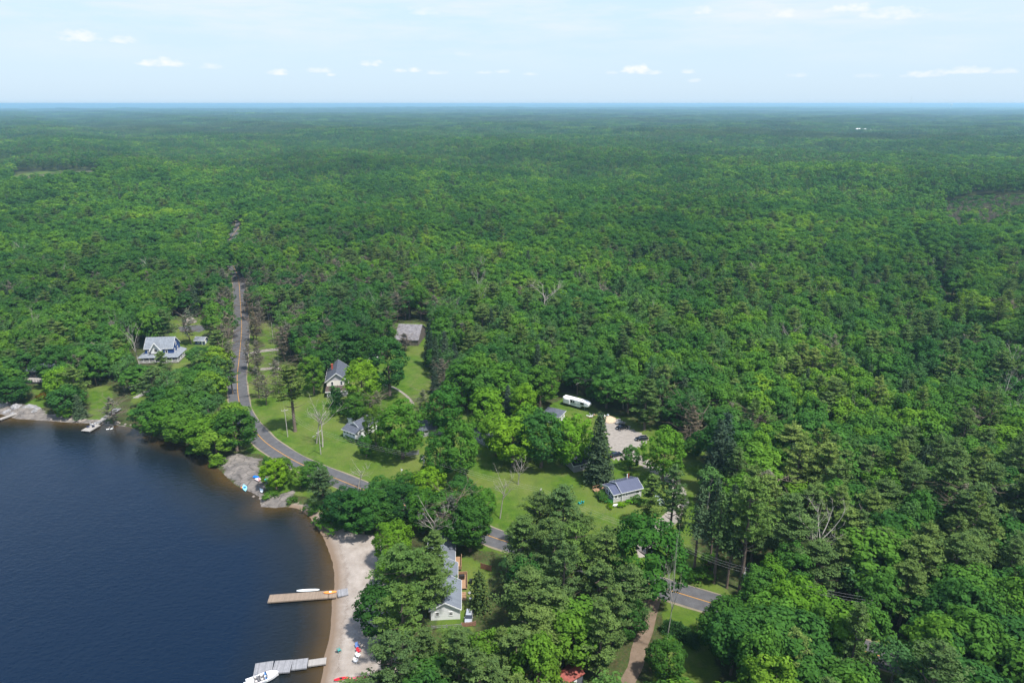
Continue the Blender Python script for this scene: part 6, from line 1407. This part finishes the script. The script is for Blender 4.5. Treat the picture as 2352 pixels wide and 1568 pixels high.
h_ = empty('flagpole', gp(923, 1109), 0, 'thin white flagpole with a small flag on the lawn near the road', 'flagpole'); v = MB(); v.tube([(0, 0, 0), (0, 0, 5.5)], [.05, .03], 6); v.build('pole', M_WHC, h_); v = MB(); v.box((.03, -.01, 4.4), (.45, .01, 5.0)); v.build('flag', M_WHC, h_)
# ---- odds and ends ---------------------------------------------------------------------------------------------------------------
e = empty('satellite_dish', gp(1372, 1118), 2.6, 'white satellite dish at the deck corner of the navy roofed cottage', 'dish'); v = MB(); v.tube([(0, 0, 0), (0, 0, 1.5)], [.04, .04], 6); v.build('mast', M_METAL, e)
v = MB(); v.loft([[(math.cos(a) * r_, y_, 1.75 + math.sin(a) * r_) for a in [k * .524 for k in range(12)]] for y_, r_ in ((0, .1), (-.06, .3), (-.16, .48), (-.17, .46), (-.08, .25), (-.03, .1))]); v.build('reflector', M_WHC, e, True)
e = empty('propane_tank', gp(1413, 1163), .3, 'white propane tank lying by the corner of the navy roofed cottage', 'tank'); v = MB(); v.tube([(-.95, 0, .5), (-.85, 0, .5), (-.6, 0, .5), (.6, 0, .5), (.85, 0, .5), (.95, 0, .5)], [.08, .28, .38, .38, .28, .08], 12); v.build('tank', M_WHC, e, True); v = MB(); v.box((-.5, -.3, 0), (-.4, .3, .2)).box((.4, -.3, 0), (.5, .3, .2)); v.build('foot', M_METAL, e)
e = empty('covered_boat', gp(1514, 1152), R(100), 'covered boat under a grey and white tarpaulin beside the driveway', 'boat'); v = MB(); v.loft([[(x * 1, y * s_, z_) for y, z_ in ((-.9, .5), (-.95, .9), (0, 1.5), (.95, .9), (.9, .5), (0, .2))] for x, s_ in ((-2.4, .9), (-1, 1.05), (.8, 1), (2.0, .65), (2.8, .1))]); v.build('tarpaulin', mat_simple('grey_white_tarp', (.45, .52, .52), .5, .5, 1.2, .4), e); v = MB(); v.box((-2.2, -.7, .1), (1.6, .7, .22)); v.build('trailer_frame', M_METAL, e)
for s_ in (-1, 1): v = MB(); v.tube([(-.6, s_ * .75, .3), (-.6, s_ * .95, .3)], [.3, .3], 10); v.build('wheel', M_BLACKP, e)
rn = random.Random(9)
def rock_(px, py, r_, m, label, group=None, z=0.0):
    p = G(px, py); v = MB(); n = 8; rings = []
    for z_, s_ in ((-.3, .8), (.05, 1.0), (.45, .9), (.75, .5), (.85, .15)): rings.append([(math.cos(i * .785) * r_ * s_ * rn.uniform(.75, 1.2), math.sin(i * .785) * r_ * s_ * rn.uniform(.75, 1.2), z_ * r_ * rn.uniform(.85, 1.15)) for i in range(n)])
    v.loft(rings); o = v.build('boulder', m, None); o.location = (p.x, p.y, max(float(gz(p.x, p.y)), WATER_Z - .1) + z); o.rotation_euler = (0, 0, rn.uniform(0, 6)); tag(o, label, 'boulder', group)
M_BOULD = mat_simple('grey_granite', (.28, .275, .28), .9, .35, 1.2, bump=.4); M_BOULT = mat_simple('tan_granite', (.27, .235, .205), .9, .35, 1.5, bump=.4)
for px, py, r_, lb in ((6, 932, 3.0, 'huge pale grey boulder at the left edge of the shore'), (38, 938, 2.2, 'squared grey boulder right of the huge one at the left edge'), (20, 944, 1.2, 'small grey boulder between the two big left ones'), (58, 940, 1.5, 'grey boulder left of the rock heap on the left shore'), (66, 937, 1.8, 'big grey boulder in the rock heap on the left shore'), (76, 938, 1.8, 'tall grey boulder in the middle of the rock heap'), (86, 941, 1.6, 'grey boulder at the right end of the rock heap'), (80, 947, 1.3, 'dark boulder below the rock heap'), (70, 944, 1.0, 'small boulder at the foot of the rock heap'), (30, 950, 1.0, 'low boulder beside the narrow dock'), (50, 948, .9, 'low boulder between narrow dock and rock heap'), (12, 946, 1.0, 'low boulder at the left frame edge')):
    rock_(px, py, r_, M_BOULD, lb)
for px, py, r_ in ((160, 963, .9), (170, 966, .8), (182, 967, 1.1), (196, 966, .9), (212, 966, .7), (222, 965, .8), (252, 969, .9), (262, 970, .8), (272, 972, .9), (284, 974, .8), (296, 976, .7), (120, 962, 1.0), (135, 965, .8)): rock_(px + rn.uniform(-5, 5), py + rn.uniform(-2, 1), r_ * rn.uniform(.5, 1.25), M_BOULT, 'small tan boulder in the row along the waterline of the left shore', 'tan boulders along the left shore waterline')
for px, py, r_, lb in ((308, 887, 1.0, 'pale boulder at the top of the garden steps below the blue house'), (315, 884, .9, 'pale grey boulder above the yellow flowers'), (320, 888, 1.0, 'grey boulder right of the garden steps'), (299, 890, .8, 'small boulder left of the garden steps'), (312, 880, .8, 'grey boulder behind the garden steps'), (436, 741, 3.4, 'broad pale rock outcrop behind the small blue shed'), (428, 745, 2.0, 'smaller pale rock at the end of the outcrop behind the blue shed'), (598, 1142, .5, 'small tan boulder at the water below the granite'), (618, 1139, .7, 'tan boulder at the water beside the low shrub'), (606, 1144, .5, 'tiny tan boulder at the waterline'), (582, 1137, .5, 'half sunken boulder off the granite rocks')):
    rock_(px, py, r_, M_BOULT, lb)
h, L = site('garden_steps', (305, 914), (314, 914), 'stone garden steps climbing towards the blue house', 'steps')
for i in range(8): v = MB(); v.box((i * .45, i * 1.15, 0), (2.2 + i * .45, i * 1.15 + 1.0, .15 + i * .12)); v.build('step', M_PLANKP, h)
M_WHBIRCH = mat_simple('white_birch_bark', (.62, .6, .56), .8, .2, 3)
# fallen white birches arching over the canopy
def arch(px, py, zt, L_, rz, label, n=5):
    p = G(px, py, zt); base = G(px, py, 0); e = empty('fallen_birch', (p.x, p.y, 0), rz, label, 'tree'); rn2 = random.Random(int(px))
    v = MB(); v.tube([(.6, .4, 0), (.5, .2, zt * .5), (.2, 0, zt * .9)], [.16, .13, .1], 6); v.build('trunk', M_BARK, e); v = MB(); v.tube([(.2, 0, zt * .9), (-L_ * .25, 0, zt + .8), (-L_ * .6, .3, zt + .9), (-L_ * .95, .5, zt + .1)], [.1, .11, .08, .03], 6); v.build('bent_stem', M_WHBIRCH, e); v = MB()
    for i in range(n): a = rn2.uniform(-.5, .5); s_ = rn2.uniform(.2, .7); v.tube([(-L_ * s_, .1, zt + 1.1), (-L_ * s_ - L_ * .35, a * 3, zt + 1.0 + a), (-L_ * s_ - L_ * .6, a * 5, zt + .2)], [.09, .06, .03], 5)
    v.build('branches', M_WHBIRCH, e)
arch(1369, 876, 7, 7, .1, 'white fallen birch arching over the trees behind the camper trailer'); arch(1930, 920, 14, 8, .05, 'white fallen birch arching over the right forest'); arch(1880, 1000, 12, 6, 2.8, 'white bent birch below the arching one in the right forest'); arch(2180, 590, 14, 8, .0, 'pale fallen birch near the far right clearing')
# flower beds
for i, (px, py, m_, lb) in enumerate(((1402, 1166, (.55, .45, .03), 'yellow flowers at the left corner of the navy roofed cottage'), (1428, 1163, (.6, .55, .1), 'yellow flowers in front of the pale grey wall'), (1447, 1156, (.7, .75, .3), 'pale green white flowering bed by the grey wall'), (1397, 1155, (.25, .4, .6), 'blue hydrangea bush at the sunroom'), (309, 905, (.65, .6, .05), 'yellow flowers beside the garden steps'), (318, 898, (.6, .6, .1), 'yellow green flowers above the garden steps'), (100, 918, (.5, .14, .12), 'reddish shrub on the left shore lawn'))):
    p = G(px, py); e = plant('bush', p.x, p.y, 1.3 if i < 6 else 3, 1.3 if i < 6 else 2.2, lb, None, tuple(c_ * 3.6 for c_ in m_))
for px, py, lb in ((1389, 1148, 'green shrub at the left side of the sunroom'), (1380, 1140, 'dark green shrub left of the navy roofed cottage'), (1460, 1152, 'green shrub at the right end of the grey wall'), (1478, 1160, 'shrub in front of the pines beside the navy roofed cottage')): p = G(px, py); plant('bush', p.x, p.y, 2.0, 1.9, lb)
# far away: houses, mast and water tower on the horizon
for i, (px, py) in enumerate(((1970, 306), (1984, 305), (1996, 307))):
    p = G(px, py); h = empty('far_house', (p.x, p.y, float(hill(p.x, p.y)) + 11), .3 * i, ['white house in the distance, left of three', 'white house in the distance, middle of three', 'white house in the distance, right of three'][i], 'house'); gable(h, -9, -6, 9, 6, -11, 7, 4, 'x', M_WSIDE, M_WSIDE, trim=None)
p = G(2090, 245); e = empty('radio_mast', (p.x * .55, p.y * .55, float(hill(p.x * .55, p.y * .55))), 0, 'thin radio mast rising above the far horizon', 'mast'); v = MB(); Hm = 112 + .0095 * p.y * .55
for s_ in ((-1, -1), (1, -1), (0, 1.2)): v.bar((s_[0] * 2.5, s_[1] * 2.5, 0), (s_[0] * 1.6, s_[1] * 1.6, Hm), .55)
for i in range(24): z_ = i * Hm / 24; v.bar((-2.3, -2.3, z_), (2.3, -2.3, z_ + Hm / 24), .4)
v.build('lattice', M_METAL, e)
p = G(2184, 247); e = empty('water_tower', (p.x * .6, p.y * .6, float(hill(p.x * .6, p.y * .6))), 0, 'tiny white water tower on the far horizon', 'water tower'); sc_ = p.y * .6 / FPX; Hw = 112 - .0 * sc_
v = MB(); v.tube([(0, 0, 0), (0, 0, Hw - sc_ * 4)], [sc_ * .8, sc_ * .8], 8); v.build('stem', M_WHC, e); v = MB(); v.loft([[(math.cos(a) * r_, math.sin(a) * r_, Hw - z_) for a in [k * .524 for k in range(12)]] for z_, r_ in ((sc_ * 4, sc_), (sc_ * 3, sc_ * 3), (sc_ * 1.5, sc_ * 3), (0, sc_ * 1))]); v.build('tank', M_WHC, e)
# ------------------------------------------------------------------ haze
bx = bpy.data.meshes.new('haze')
x0, y0, z0, x1, y1, z1 = -46000, -1000, -24, 46000, 46500, 117
bx.from_pydata([(x0, y0, z0), (x1, y0, z0), (x1, y1, z0), (x0, y1, z0), (x0, y0, z1), (x1, y0, z1), (x1, y1, z1), (x0, y1, z1)], [],
               [(0, 3, 2, 1), (4, 5, 6, 7), (0, 1, 5, 4), (1, 2, 6, 5), (2, 3, 7, 6), (3, 0, 4, 7)])
m = bpy.data.materials.new('haze'); m.use_nodes = True; t = NT(m.node_tree); m.node_tree.nodes.clear()
out = t.n('ShaderNodeOutputMaterial'); pv = t.n('ShaderNodeVolumePrincipled'); pv.inputs['Color'].default_value = (.44, .71, .97, 1); pv.inputs['Density'].default_value = .00010
pv.inputs['Anisotropy'].default_value = .25; t.l(pv.outputs[0], out.inputs['Volume'])
tag(link_mesh('haze', bx, m), 'pale blue haze over the far forest', 'haze', None, 'stuff')
SC.cycles.volume_bounces = 1; SC.cycles.max_bounces = 6; SC.cycles.diffuse_bounces = 3; SC.cycles.glossy_bounces = 2; SC.cycles.transmission_bounces = 2
